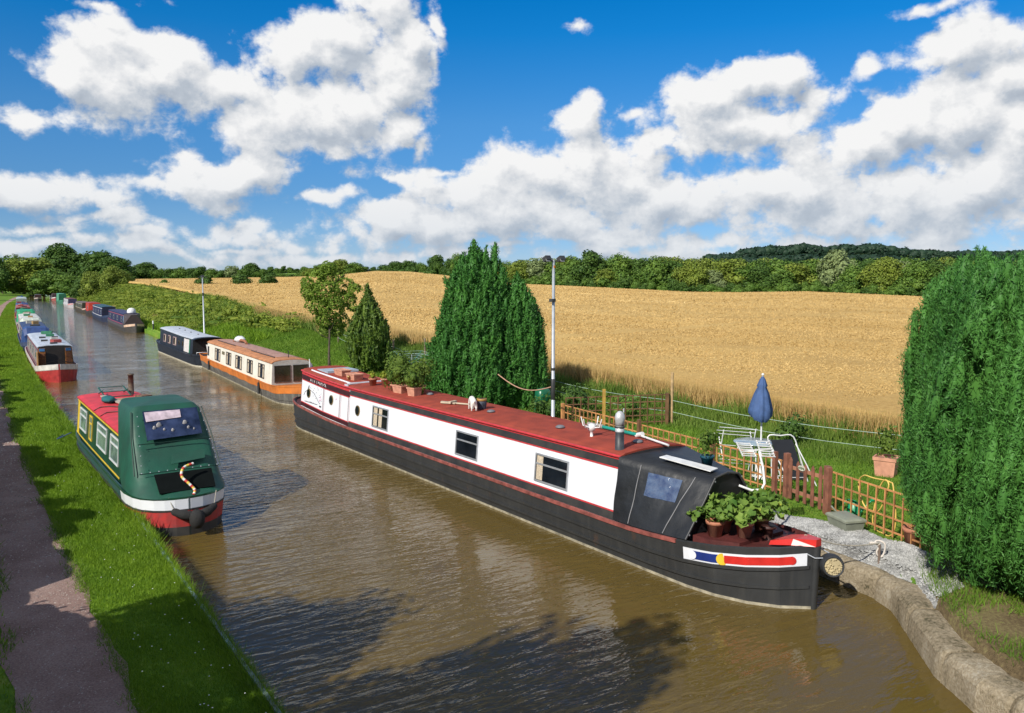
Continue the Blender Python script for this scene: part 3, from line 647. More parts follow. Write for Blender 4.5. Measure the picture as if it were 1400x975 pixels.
# bushes standing in the wheat
for (px, y, wpx, D, k, lab) in ((283,374,24,152,'darkbush','round dark bush in the wheat just right of the thin lamp post'),(331,373,28,150,'darkbush','widest dark bush standing alone in the wheat'),(367,375,26,150,'darkbush','dark bush in the wheat right of the widest one'),(227,382,14,165,'bush','smallest low bush in the wheat nearest the canal trees'),(416,379,10,165,'bush','tiny bush in the wheat left of the slim young tree'),(587,378,22,235,'bush','low yellow-green bush on the brow of the wheat field')):
    plant('field_bush', k, px, D, wpx*D/1100*1.1, ztop(y, D)+.1, lab, 'bushes standing in the wheat', 'bush')
# big clump at the canal bend and bank-side bushes
for (px, y, wpx, k, D, lab) in ((84,332,58,'dark2',330,'tallest dark oak at the bend of the canal'),(45,350,62,'yel',310,'light green spreading tree overhanging the canal at the bend'),(20,346,50,'mid2',340,'mid green tree above the far end of the towpath'),(62,352,46,'mid',330,'mid green tree between the tallest oak and the light green one'),(110,345,56,'dark',330,'dark tree right of the tallest oak'),(138,341,58,'dark',320,'wide dark round-topped tree at the bend'),(160,350,46,'dark2',315,'dark tree at the right end of the bend clump'),(75,365,56,'mid2',262,'low bushy tree leaning over the green covered boat'),(100,372,40,'mid',240,'low bush right of the green covered boat'),(35,372,40,'yel2',335,'low light green tree at the water end'),(128,369,28,'yel',175,'yellow-green bank bush left of the rusty one'),(158,362,34,'yel2',165,'rusty yellow-green bush on top of the bank'),(110,380,26,'dark',190,'small dark bush on the bank'),(176,378,18,'mid',190,'small bush at the field corner')):
    plant('canal_bank_tree', k, px, D, wpx*D/1100*1.15, ztop(y, D), lab, 'trees and bushes at the canal bend')
for (px, y, wpx, k, D) in ((-6,346,36,'dark',300),(-34,350,44,'dark2',280),(6,362,26,'dark2',330),(-14,366,30,'dark',210)):
    plant('towpath_tree', k, px, D, wpx*D/1100*1.2, ztop(y, D), 'dark tree at the left edge where the towpath vanishes', 'dark trees at the far end of the towpath')
# far dark wooded hill
hv = []
hs_ = np.linspace(960, 1500, 60)
def ridge(px): return np.interp(px, [960, 1000, 1015, 1040, 1080, 1100, 1120, 1150, 1185, 1205, 1230, 1270, 1300, 1400, 1500], [352, 350, 343, 341, 339, 336.5, 341, 339, 336.5, 340, 343, 346, 347, 346, 348])
mb = MB(); secs = []
for D, f in ((560, 0), (640, .55), (720, 1.), (820, .8), (1000, .2)):
    secs.append([(*world_at(p, D), 4+(ztop(ridge(p)+3, 720)-4)*f) for p in hs_])
mb.loft(secs, smooth=True)
HILLM = groundmat('hill_ground', [(.3,(.012,.03,.012)),(.7,(.03,.055,.02))], .02, .2, 0)
struct(mb.build('hill', HILLM))
P_, rr_ = [], []
for px in np.arange(965, 1500, 1.6):
    for D in (585, 615, 650):
        q = px+NR.uniform(-2, 2); u, v = world_at(q, D); f = np.interp(D, [560, 640, 720], [0, .55, 1.]); P_.append((u, v, 4+(ztop(ridge(q)+3, 720)-4)*f+1))
    for D in (690, 715, 740):
        q = px+NR.uniform(-2, 2); u, v = world_at(q, D); P_.append((u, v, ztop(ridge(q)+3.5+NR.uniform(0, 6)*(D < 700), 720)))
V, F = crown_mesh([(p, (r_, r_, r_*.8)) for p, r_ in zip(P_, NR.uniform(3.2, 5.5, len(P_)))], 1.4, 2.2, NR, .8, core=.9)
FARG = leafmat('far_wood_leaf', (.010,.030,.018), (.022,.050,.024), .05, .02)
stuff(fast_mesh('far_wood', V, F, FARG), 'dark wooded ridge rising behind the wood on the right', 'wood')
# ---------------------------------------------------------------- wheat
WHEAT = leafmat('wheat_ear', (.40,.26,.09), (.68,.49,.21), .25, .07, .8, c3=(.78,.62,.32))
WBASE = groundmat('wheat_ground', [(.32,(.36,.225,.075)),(.46,(.47,.305,.105)),(.6,(.56,.38,.14))], .12, 6., 1., 14)
WH = .78
sN = np.concatenate([np.linspace(-.485, .1, 130), np.linspace(.11, 1.0, 90)])
tN = np.concatenate([np.linspace(0, .12, 40)[:-1], np.linspace(.12, 1, 110)])
def dedge(s):
    D = np.full_like(s, 60.)
    for _ in range(30):
        v = D*CP - s*D*SP; D = ew(np.clip(v, -60, 520))/np.maximum(s*CP+SP, .08)
    return D
De = dedge(sN); Dm = np.interp(sN, _fs, _fd)+3; De = np.minimum(De, Dm-5)
DD = De[:, None]+(Dm-De)[:, None]*tN[None, :]
UU = sN[:, None]*DD*CP+DD*SP; VV_ = DD*CP-sN[:, None]*DD*SP
zz = land(UU, VV_)+WH*.86+.05*np.sin(UU*.7+VV_*.33)*np.sin(VV_*.5)
zz[:, 0] -= .35
Vw = np.stack([UU, VV_, zz], -1).reshape(-1, 3); nu_ = DD.shape[1]
i = np.arange(len(sN)-1)[:, None]*nu_+np.arange(nu_-1)[None, :]
struct(fast_mesh('wheat_field', Vw, np.stack([i, i+nu_, i+nu_+1, i+1], -1).reshape(-1, 4), WBASE, smooth=True))
def blades(P, h, w, rng, lean=.25, tilt=None):
    n = len(P); a = rng.uniform(0, pi, n); d = np.stack([np.cos(a), np.sin(a), np.zeros(n)], -1)
    l = rng.normal(size=(n, 3))*lean; l[:, 2] = 0
    if tilt is not None: l += np.array(tilt)
    V = np.stack([P-d*w[:, None]/2, P+d*w[:, None]/2, P+np.array([0, 0, 1])*h[:, None]+l*h[:, None]], 1).reshape(-1, 3)
    return V, np.arange(3*n).reshape(n, 3)
def scatter_fan(n, d0, d1, s0, s1, rng, pw=2.):
    D = (d0**(pw) + (d1**pw-d0**pw)*rng.random(n))**(1/pw); s = rng.uniform(s0, s1, n)
    return s*D*CP+D*SP, D*CP-s*D*SP, D
parts = []; ear = []
for n, d0, d1, pw in ((260000, 20, 70, 1.1), (190000, 70, 235, 1.0)):
    u, v, D = scatter_fan(n, d0, d1, -.48, .75, NR, pw)
    e = ew(np.clip(v, -60, 520)); k = (u > e+.0) & (D < np.interp((u*CP-v*SP)/D, _fs, _fd)+2)
    # tramlines and lodged patches thin the crop
    u, v, D = u[k], v[k], D[k]; tr_ = np.abs(((v*.97-u*.24)+3) % 22-11); kk = ~((tr_ < .7) & (NR.random(len(u)) < .93)); u, v, D = u[kk], v[kk], D[kk]; k = np.flatnonzero(k)[kk]; edge = (u-e[k]) < 1.4
    z = land(u, v)
    f = np.clip(D/40, .72, 3.2)
    h0 = np.where(edge, 0., WH*.62)+z
    hh = np.where(edge, NR.uniform(.65, .98, len(u)), NR.uniform(.30, .46, len(u))*np.clip(f, .9, 1.5))
    P = np.stack([u, v, h0], -1)
    if edge.any(): parts.append(blades(P[edge], hh[edge], (.03*f*NR.uniform(.6, 1.3, len(u)))[edge], NR, .2, (.08, .02, 0)))
    k2 = ~edge; m = int(k2.sum()); ax = NR.normal(size=(m, 3))*np.array([.8, .8, .55])+np.array([.35, .1, .45])
    C = P[k2]+np.stack([np.zeros(m), np.zeros(m), NR.uniform(.10, .24, m)], -1)
    nn = NR.normal(size=(m, 3))*.6+np.array([-.4, -.5, .5]); nn /= np.linalg.norm(nn, axis=1, keepdims=True)
    ear.append(leaves(C, nn, .13*f[k2]*NR.uniform(.6, 1.3, m), .045*f[k2]*NR.uniform(.7, 1.3, m), NR, axis=ax))
# dense front face of the crop
v = NR.uniform(-6, 75, 60000); u = ew(v)+NR.normal(0, .22, len(v))+.2*np.sin(v*1.7)*np.sin(v*.6)
parts.append(blades(np.stack([u, v, land(u, v)], -1), NR.uniform(.55, .95, len(u)), NR.uniform(.03, .06, len(u))*np.clip(v/28, .8, 2), NR, .2))
V, F = join(parts)
V2, F2 = join(ear)
F2 = np.concatenate([F2[:, [0, 1, 2]], F2[:, [0, 2, 3]]]); F = np.concatenate([F, F2+len(V)]); V = np.concatenate([V, V2])
stuff(fast_mesh('wheat', V, F, WHEAT), 'ripe golden wheat covering the field', 'wheat')

# ---------------------------------------------------------------- grass
LAWN = leafmat('lawn_blade', (.08,.18,.014), (.20,.32,.035), .35, .5, .6, c3=(.32,.31,.09))
VERGE = leafmat('verge_blade', (.095,.20,.010), (.25,.39,.028), .4, .9, .6, c3=(.30,.34,.07))
TALL = leafmat('tall_grass_blade', (.08,.16,.020), (.22,.31,.055), .35, .6, .6, c3=(.42,.36,.14))
def fill(n, u0f, u1f, v0, v1, rng, pw=1.):
    v = (v0**pw+(v1**pw-v0**pw)*rng.random(n))**(1/pw); a, b = u0f(v), u1f(v); u = a+(b-a)*rng.random(n); return u, v
parts = []
u, v = fill(150000, lambda v: PATHR(v)-.06, lambda v: bl(v)+.03, 6.5, 60, NR, -.35)
f = np.clip(v/11, .7, 4); c = .55+.45*np.sin(u*5+v*2.1)*np.sin(v*1.3+u)
ed = np.exp(-((bl(v)-u)/.18)**2)
parts.append(blades(np.stack([u, v, land(u, v)-.01], -1), (.035+.05*c*NR.random(len(u))+.11*ed*NR.random(len(u)))*np.clip(f, 1, 1.8), .011*f, NR, .45))
u, v = fill(9000, lambda v: PATHR(v)-2.2, lambda v: PATHR(v)-1.1, 6.5, 60, NR, -.3)
parts.append(blades(np.stack([u, v, land(u, v)-.01], -1), .03+.09*NR.random(len(u)), .02*np.clip(v/11, .7, 4), NR, .4))
u, v = fill(40000, lambda v: np.where(v > 60, bl(v)-1.5, PATHR(v)), lambda v: bl(v)+.05, 60, 230, NR, .6)
parts.append(blades(np.stack([u, v, land(u, v)-.02], -1), .12+.12*NR.random(len(u)), .1+0*u, NR, .4))
V, F = join(parts); stuff(fast_mesh('verge_grass', V, F, VERGE), 'short green grass between the towpath and the water', 'grass')
# daisies
mb = []
u, v = fill(80, lambda v: PATHR(v)+.15, lambda v: bl(v)-.1, 7.5, 32, NR, -.3)
C = np.stack([u, v, land(u, v)+.085], -1); nn = np.tile([0., -.2, 1.], (len(u), 1)); nn /= np.linalg.norm(nn, axis=1, keepdims=True)
V, F = leaves(C, nn, .019, .019, NR)
stuff(fast_mesh('daisies', V, F, mat('petal_white', (.8, .8, .76), .6)), 'tiny white daisies dotted in the verge grass', 'flowers')
# lawn of the garden and the mown slope beyond
parts = []
gre = lambda v: np.interp(v, gv, gr_)
u, v = fill(110000, lambda v: np.where(v < 28, gre(np.clip(v, 5.3, 27))-.08, br(v)+.6), lambda v: np.minimum(ew(v)-2.4, br(v)+6.3), 6.5, 60, NR, .7)
f = np.clip(np.hypot(u, v)/14, .8, 4)
parts.append(blades(np.stack([u, v, land(u, v)-.01], -1), (.03+.055*NR.random(len(u)))*np.clip(f, 1, 2), .016*f, NR, .45))
u, v = fill(30000, lambda v: br(v)+6.3, lambda v: ew(v)-.5, 44, 62, NR)
parts.append(blades(np.stack([u, v, land(u, v)-.01], -1), .12+.16*NR.random(len(u)), .05+0*u, NR, .4))
u, v = fill(26000, lambda v: br(v)+.5, lambda v: br(v)+7.0, 58, 80, NR)
parts.append(blades(np.stack([u, v, land(u, v)-.01], -1), .10+.14*NR.random(len(u)), .06+0*u, NR, .4))
u, v = fill(26000, lambda v: br(v)+5.5, lambda v: ew(v)-.3, 38, 62, NR)
parts.append(blades(np.stack([u, v, land(u, v)-.01], -1), .10+.14*NR.random(len(u)), .05+0*u, NR, .4))
# patchy tufts on the bare ground in front of the big conifer
u, v = fill(26000, lambda v: br(v)+.52, lambda v: br(v)+3.6, .8, 6.9, NR); k = (np.sin(u*3.1+v*1.7)+np.sin(v*4.1-u*2)+NR.normal(0, .5, len(u))) > -.35
u, v = u[k], v[k]; parts.append(blades(np.stack([u, v, land(u, v)+.03], -1), .04+.14*NR.random(len(u)), .013+0*u, NR, .5))
V, F = join(parts); stuff(fast_mesh('lawn_grass', V, F, LAWN), 'bright mown grass of the canal-side garden', 'grass')
SOIL = groundmat('bare_soil', [(.32,(.09,.065,.035)),(.48,(.17,.125,.065)),(.58,(.24,.20,.09)),(.68,(.20,.24,.05))], 1., 20., .8, 60)
sv = np.arange(-1, 6.4, .2)
struct(grid('soil', (br(sv)+.42)[:, None]+np.array([0,.015,.03,.05,.12,.3,.6,1.])[None, :]*(4.2+.2*np.sin(sv*2))[:, None], sv, SOIL, .05))
# tall weeds between the garden and the wheat
parts = []
u, v = fill(46000, lambda v: ew(v)-3.3, lambda v: ew(v)+.25, 3, 46, NR, .8)
f = np.clip(np.hypot(u, v)/22, .7, 2); tt = np.clip((u-ew(v)+3.3)/2., 0, 1)
clump = .65+.5*np.sin(u*2.3+v*1.1)*np.sin(v*.9-u)
parts.append(blades(np.stack([u, v, land(u, v)-.02], -1), (.16+.55*tt*NR.uniform(.5, 1.1, len(u)))*clump, .030*f, NR, .33))
k = NR.integers(0, 1, 1); u, v = fill(7000, lambda v: ew(v)-.3, lambda v: ew(v)+.7, 3, 60, NR, .8)
parts.append(blades(np.stack([u, v, land(u, v)], -1), .5+.35*NR.random(len(u)), .03*np.clip(np.hypot(u, v)/22, .7, 2), NR, .25))
u, v = fill(20000, lambda v: br(v)+7.0, lambda v: ew(v)+.4, 46, 110, NR)
parts.append(blades(np.stack([u, v, land(u, v)-.02], -1), .35+.6*NR.random(len(u)), .09+0*u, NR, .3))
V, F = join(parts); parts_ = None
stuff(fast_mesh('tall_grass', V, F, TALL), 'tall rough grass and weeds along the wheat edge', 'grass')
# brambles and rough growth on the canal bank
BRAM = leafmat('bramble_leaf', (.07,.14,.013), (.30,.35,.045), .35, .22, .6, c3=(.25,.20,.06))
lob = []
for k in range(1500):
    v = 58+175*NR.random()**1.2; w = NR.random(); u = float(br(v))+2.0+6.8*w
    if v < 74 and w < .62: continue
    r = NR.uniform(.28, .75)*(1+v/200); lob.append(((u, v, lz(u, v)+r*NR.uniform(.1, .5)), (r*NR.uniform(.9, 1.8), r*NR.uniform(.9, 1.8), r*NR.uniform(.25, .6))))
for k in range(26):
    v = NR.uniform(66, 100); u = float(br(v))+NR.uniform(4.5, 8.5); r = NR.uniform(.6, 1.0)
    for _ in range(3): lob.append(((u+NR.uniform(-.6, .6), v+NR.uniform(-.6, .6), lz(u, v)+r*NR.uniform(.3, 1.)), (r*.7, r*.7, r*.7)))
V, F = crown_mesh(lob, 95, .25, NR, .5, core=.55)
stuff(fast_mesh('undergrowth', V, F, BRAM), 'rough brambles and weeds covering the far canal bank', 'undergrowth')
u, v = fill(26000, lambda v: br(v)+.4, lambda v: br(v)+5.0, 58, 200, NR, .7)
V, F = blades(np.stack([u, v, land(u, v)-.02], -1), .25+.35*NR.random(len(u)), .12+0*u, NR, .4)
stuff(fast_mesh('bank_grass', V, F, VERGE), 'bright long grass at the foot of the far bank', 'grass')
# reedy tufts hanging over the water's edge, weeds at the path edge
parts = []
v = NR.uniform(7, 60, 5200); v = v[(np.sin(v*1.7)+np.sin(v*.63+2)+NR.normal(0, .5, len(v))) > .2]; u = bl(v)+NR.normal(-.04, .06, len(v))
parts.append(blades(np.stack([u, v, land(u, v)-.05], -1), NR.uniform(.08, .28, len(u)), .013*np.clip(v/11, .8, 3), NR, .55))
for sgn, off in ((1, .0), (-1, -1.12)):
    v = NR.uniform(6.5, 45, 4200); v = v[(np.sin(v*2.3+sgn)+np.sin(v*.9)) > -.3]; u = PATHR(v)+off-sgn*.06+NR.normal(0, .06, len(v))
    parts.append(blades(np.stack([u, v, land(u, v)+.005], -1), NR.uniform(.03, .13, len(u)), .012*np.clip(v/11, .8, 3), NR, .6))
V, F = join(parts); stuff(fast_mesh('edge_weeds', V, F, TALL), 'straggling weeds along the water edge and the path edge', 'weeds')
n = 5200; v = (6.5**-.2+(45**-.2-6.5**-.2)*NR.random(n))**-5.; u = PATHR(v)-1.1+1.1*NR.random(n); r = NR.uniform(.006, .018, n)*np.clip(v/14, .8, 2)
base = np.array([(1,0,0),(-.5,.87,0),(-.5,-.87,0),(0,0,.7)])
V = np.stack([np.stack([u+r*q[0], v+r*q[1], land(u, v)+.012+r*q[2]], -1) for q in base], 1).reshape(-1, 3)
F = (np.arange(n)[:, None, None]*4+np.array([(0,1,3),(1,2,3),(2,0,3)])[None]).reshape(-1, 3)
stuff(fast_mesh('path_stones', V, F, leafmat('path_stone', (.13,.10,.09), (.50,.43,.38), 0, 3., .9)), 'small loose stones on the towpath', 'stones')
# gravel stones
n = 24000; v = NR.uniform(5.9, 13, n); a = np.interp(v, gv, gl)+.02; b = np.interp(v, gv, gr_)+.05; u = a+(b-a)*NR.random(n)
r = NR.uniform(.012, .032, n); base = np.array([(1,0,0),(-.5,.87,0),(-.5,-.87,0),(0,0,.9)]); rot = NR.uniform(0, 2*pi, n)
c_, s_ = np.cos(rot), np.sin(rot)
V = np.stack([np.stack([u+r*(q[0]*c_-q[1]*s_), v+r*(q[0]*s_+q[1]*c_), land(u, v)+.052+r*q[2]], -1) for q in base], 1).reshape(-1, 3)
F = (np.arange(n)[:, None, None]*4+np.array([(0,1,3),(1,2,3),(2,0,3)])[None]).reshape(-1, 3)
stuff(fast_mesh('gravel', V, F, leafmat('gravel_stone', (.16,.16,.155), (.56,.56,.54), 0, 3., .9)), 'loose grey gravel beside the bow of the white boat', 'gravel')
# ---------------------------------------------------------------- boats
BOW = [(0,.05),(.3,.45),(.7,.75),(1.2,.95),(1.75,1.03),(2.6,1.04)]
FINE = [(0,.05),(.4,.33),(1.,.62),(1.8,.86),(2.8,1.0),(3.6,1.04)]
STERN = [(0,.50),(.08,.64),(.25,.80),(.5,.92),(.9,1.0),(1.4,1.04)]
GLASS = mat('window_glass', (.012, .016, .022), .06, .3, 2., spec=.8)
CURT = mat('curtain_cloth', (.55, .46, .34), .9, .2, 30.)
ALU = mat('aluminium_frame', (.55, .57, .60), .35, .1, 8., metal=.6)
BLACKP = mat('black_paint', (.022, .024, .027), .42, .35, 3., dirt=(.055, .052, .048))
ROPE = mat('rope_fibre', (.50, .46, .38), .9, .2, 60., bump=.6, bscale=120)
BRASS = mat('brass', (.42, .30, .12), .4, .2, 20., metal=.8)
SCUM = mat('waterline_scum', (.42, .38, .28), .8, .3, 7.)
def tubes(mb, pts, r, n=6): mb.tube(pts, r, n); return mb
class Boat:
    def __init__(s, name, label, o, yaw, L, hb=1.04, near=BOW, far=STERN, zg=.70, rise_n=.28, rise_f=.2, group=None, cat='narrowboat', rl=(3., 4.)):
        s.t = thing(name, label, cat, (o[0], o[1], 0), yaw, group); s.L = L; s.hb = hb
        k = hb/1.04; s.tn = np.array(near)*[1, k]; s.tf = np.array(far)*[1, k]; s.zg0 = zg; s.rn = rise_n; s.rf = rise_f; s.rl = rl
    def w(s, y): return float(min(np.interp(y, s.tn[:,0], s.tn[:,1]), np.interp(s.L-y, s.tf[:,0], s.tf[:,1])))
    def zg(s, y): return s.zg0 + s.rn*(max(0, 1-y/s.rl[0]))**1.6 + s.rf*(max(0, 1-(s.L-y)/s.rl[1]))**1.6
    def wx(s, y, z): 
        q = min(1, max(0, z/s.zg(y))); return s.w(y)*(.9+.1*q**.7)
    def ys(s, a=0., b=None, step=.5):
        b = s.L if b is None else b
        c = [y for y in list(s.tn[:,0])+[s.L-q for q in s.tf[:,0]]+list(np.arange(0, s.L, step))+[.1,.2,.45,.55,.9,1.45] if a < y < b]
        return sorted(set([round(a, 3)]+[round(float(y), 3) for y in c]+[round(b, 3)]))
    def hull(s, m, deckm, deck=.05, zbot=-.4):
        mb = MB(); secs = []
        for y in s.ys():
            w = s.w(y); zg = s.zg(y); r = [(s.wx(y, zbot)*.92, zbot), (s.wx(y, 0), 0), (s.wx(y, zg*.5), zg*.5), (w, zg), (max(.0, w-.05), zg+.015), (max(0, w-.08), zg-deck)]
            secs.append([(-x, y, z) for x, z in r]+[(x, y, z) for x, z in reversed(r)])
        mb.loft(secs, cap=True)
        n = len(secs[0])
        # the deck strip joins the two innermost points
        base = len(mb.f)
        for i in range(len(secs)-1): pass
        # loft() above already spans point 5 -> 6 (deck); give it its own material
        for i, f in enumerate(mb.f[:(len(secs)-1)*(n-1)]):
            if i % (n-1) in (4, 5, 6): mb.m[i] = 1
        s.h = mb.build('hull', [m, deckm], s.t); return s.h
    def ribbon(s, name, m, a, b, z0, z1, t=.02, parent=None, side=0, step=.5, ends=True):
        """a painted or welded band following the hull between two heights"""
        z0 = z0 if callable(z0) else (lambda y, c=z0: c); z1 = z1 if callable(z1) else (lambda y, c=z1: c)
        par = parent or s.t
        for sg in ((1, -1) if side == 0 else (side,)):
            mb = MB(); secs = []
            for y in s.ys(a, b, step):
                p, q = z0(y), z1(y); x0, x1 = s.wx(y, p), s.wx(y, q)
                secs.append([(sg*(x0-.02), y, p), (sg*(x0+t), y, p), (sg*(x1+t), y, q), (sg*(x1-.02), y, q)])
            mb.loft(secs, closed=True, cap=True); o = mb.build(name, m, par)
        return o
    # ---- cabin
    def cabin(s, y0, y1, zt, wb, wt, m, roofm, camber=.09, zb=None, endm=None, over=.03, rim=None, roofname='roof', step=1.):
        s.cy = (y0, y1); s.zt = zt if callable(zt) else (lambda y, c=zt: c); s.wb, s.wt = wb, wt; s.zb = zb if callable(zb) else ((lambda y: s.zg(y)-.04) if zb is None else (lambda y, c=zb: c))
        ysl = [y0]+[y for y in np.arange(math.ceil(y0)+.0, y1, step) if y > y0+.1]+[y1]
        mb = MB(); n = 6
        def arc(y, dz, ex): return [((-wt-ex)*math.cos(pi*k/n), y, s.zt(y)+dz+camber*math.sin(pi*k/n)) for k in range(n+1)]
        mb.loft([[(-wb, y, s.zb(y))]+[(-wt, y, s.zt(y))] for y in ysl]); mb.loft([[(wt, y, s.zt(y))]+[(wb, y, s.zb(y))] for y in ysl])
        mb.mat(1)
        for y in (y0, y1): mb.add([(-wb, y, s.zb(y))]+arc(y, 0, 0)+[(wb, y, s.zb(y))], [tuple(range(n+3))], False)
        s.c = mb.build('cabin', [m, endm or m], s.t)
        mb = MB(); mb.loft([arc(y, .0, over)+list(reversed(arc(y, .035, over))) for y in ysl], closed=True, cap=True)
        s.r = mb.build(roofname, roofm, s.t)
        if rim:
            for sg in (-1, 1): mb = MB(); mb.tube([(sg*(wt+over), y, s.zt(y)+.02) for y in ysl], .028, 6); mb.build('roof_rail', rim, s.r)
        return s.c
    def sx(s, y, z): 
        q = (z-s.zb(y))/(s.zt(y)-s.zb(y)); return s.wb+(s.wt-s.wb)*q
    def slab(s, mb, y0, y1, z0, z1, t=.012, off=.002, side=-1):
        """thin panel lying on a cabin side"""
        f = lambda z, y: z(y) if callable(z) else z
        P = [(y0, f(z0, y0)), (y1, f(z0, y1)), (y1, f(z1, y1)), (y0, f(z1, y0))]
        Q = [(side*(s.sx(y, z)+off), y, z) for y, z in P]
        if side < 0: Q = [Q[1], Q[0], Q[3], Q[2]]
        mb.panel(*Q, t=t, off=0); return mb
    def band(s, name, m, y0, y1, z0, z1, t=.006, off=.002, step=2., parent=None):
        a = list(np.arange(y0, y1-.3, step))+[y1]; f = lambda z, y: z(y) if callable(z) else z
        for sd in (-1, 1):
            mb = MB(); secs = []
            for y in a:
                p, q = f(z0, y), f(z1, y)
                secs.append([(sd*(s.sx(y, p)-.002), y, p), (sd*(s.sx(y, p)+off+t), y, p), (sd*(s.sx(y, q)+off+t), y, q), (sd*(s.sx(y, q)-.002), y, q)])
            mb.loft(secs, closed=True, cap=True); o = mb.build(name, m, parent or s.c)
        return o
    def window(s, y0, y1, z0, z1, fm=ALU, bar=.34, curtain=None, side=-1, glass=GLASS, fw=.035, vbar=False):
        fr = MB(); e = fw
        for (a, b, c, d) in ((y0-e, y1+e, z1, z1+e), (y0-e, y1+e, z0-e, z0), (y0-e, y0, z0, z1), (y1, y1+e, z0, z1)): s.slab(fr, a, b, c, d, .022, .002, side)
        if bar: zz = z1-(z1-z0)*bar; s.slab(fr, y0, y1, zz-.018, zz+.018, .020, .002, side)
        if vbar: s.slab(fr, (y0+y1)/2-.014, (y0+y1)/2+.014, z0, z1, .018, .002, side)
        f = fr.build('window', fm, s.c)
        s.slab(MB(), y0, y1, z0, z1, .008, .001, side)
        p = MB(); s.slab(p, y0, y1, z0, z1, .008, .001, side); p.build('pane', glass, f)
        if curtain:
            for a, b in curtain: c = MB(); s.slab(c, y0+(y1-y0)*a, y0+(y1-y0)*b, z0+.01, z1-.01, .003, .010, side); c.build('curtain', CURT, f)
        return f
    def porthole(s, y, z, r=.17, side=-1, m=BRASS):
        q = MB(); x = side*(s.sx(y, z)+.002); sl = (s.wb-s.wt)/(s.zt(y)-s.zb(y)); nrm = (side, 0, sl)
        q.disc((x, y, z), nrm, r, 20, .02); o = q.build('porthole', m, s.c)
        g_ = MB(); g_.disc((x+side*.02, y, z+.02*sl), nrm, r*.78, 20, .006); g_.build('pane', GLASS, o); return o
def mushroom(b, y, x, m, parent, r=.09):
    z = b.zt(y)+.09+.0; mb = MB(); mb.lathe([(r*.55, -.12), (r*.55, .03), (r, .035), (r*.97, .06), (r*.6, .085), (0, .095)], (x, y, z), 12); return mb.build('roof_vent', m, parent)

# ======== the long white narrowboat =====================================
WHITE = steelmat('white_gloss', (.73, .75, .80), (.62, .63, .64), .3, .06, (.50, .42, .34), .03, .02); RED = mat('red_trim', (.55, .045, .05), .4, .15, 6.)
MAROON = mat('maroon_trim', (.055, .014, .018), .4, .2, 5.); REDROOF = mat('red_roof_paint', (.31, .058, .036), .85, .22, 2.6, dirt=(.21, .044, .03), spec=.15, bump=.25, bscale=60)
RUSTRED = mat('faded_red_gunwale', (.30, .085, .07), .7, .3, 6.)
HULLK = steelmat('black_hull', (.034, .036, .038), (.075, .073, .068), .5, .24, (.16, .07, .03), .25, .12)
B = Boat('narrowboat', 'long white narrowboat with red roof and black hull in the foreground', (10.5, 7.45), .0305, 20.45, 1.04, BOW, STERN, .70, .30, .27, rl=(3.2, 5.))
B.hull(HULLK, mat('dark_red_deck', (.10, .022, .02), .6, .25, 5.))
B.ribbon('waterline', SCUM, .0, 20.4, -.03, .045, .008, B.h)
B.ribbon('rubbing_strake', HULLK, .02, 20.4, lambda y: .40+.24*max(0, 1-y/2.6)**1.5, lambda y: .455+.24*max(0, 1-y/2.6)**1.5, .032, B.h)
B.ribbon('rubbing_strake', HULLK, .02, 20.4, lambda y: .17+.16*max(0, 1-y/2.6)**1.4, lambda y: .215+.16*max(0, 1-y/2.6)**1.4, .028, B.h)
B.ribbon('gunwale', RUSTRED, 1.9, 20.4, lambda y: B.zg(y)-.045, lambda y: B.zg(y)+.022, .022, B.h)
ztb = lambda y: float(np.interp(y, [3, 12, 15.7, 18.8, 19.3], [1.84, 1.82, 1.83, 1.95, 2.02]))
B.cabin(3.45, 19.3, ztb, .90, .80, WHITE, REDROOF, .085, rim=RED, endm=BLACKP)
B.band('top_band', BLACKP, 3.46, 15.36, lambda y: ztb(y)-.185, lambda y: ztb(y)-.045)
B.band('top_band', MAROON, 15.36, 19.29, lambda y: ztb(y)-.26, lambda y: ztb(y)-.10)
B.band('roof_edge', RED, 3.46, 19.29, lambda y: ztb(y)-.042, lambda y: ztb(y)+.015, .012)
B.band('roof_edge', RED, 15.4, 19.29, lambda y: ztb(y)-.10, lambda y: ztb(y)-.042, .010)
B.band('border_line', RED, 3.46, 15.36, lambda y: ztb(y)-.215, lambda y: ztb(y)-.187)
B.band('bottom_band', BLACKP, 3.46, 15.36, lambda y: B.zg(y)-.02, lambda y: B.zg(y)+.125)
B.band('bottom_band', MAROON, 15.36, 19.29, lambda y: B.zg(y)-.02, lambda y: B.zg(y)+.10)
B.band('border_line', RED, 3.46, 15.36, lambda y: B.zg(y)+.127, lambda y: B.zg(y)+.155)
B.band('border_line', RED, 15.4, 19.25, lambda y: B.zg(y)+.102, lambda y: B.zg(y)+.128); B.band('border_line', RED, 15.4, 19.25, lambda y: ztb(y)-.29, lambda y: ztb(y)-.262)
for y in (15.38, 16.03, 17.33): 
    B.band('divider', MAROON, y-.035, y+.035, lambda y: B.zg(y)+.08, lambda y: ztb(y)-.08, .008)
    for q in (y-.055, y+.055): B.band('border_line', RED, q-.018, q+.018, lambda y: B.zg(y)+.10, lambda y: ztb(y)-.22, .006)
B.band('border_line', RED, 19.2, 19.28, lambda y: B.zg(y)+.1, lambda y: ztb(y)-.2, .007)
B.window(12.78, 13.70, .96, 1.49, curtain=[(.38, .6), (.7, .95)]); B.window(8.22, 9.12, .96, 1.47); B.window(4.95, 5.96, .96, 1.47, curtain=[(.78, .98)])
for y0, y1 in ((12.78, 13.70), (8.22, 9.12), (4.95, 5.96)): B.window(y0, y1, .96, 1.47, side=1)
for y, z in ((14.75, 1.24), (16.73, 1.32), (18.62, 1.33)): B.porthole(y, z, .155)
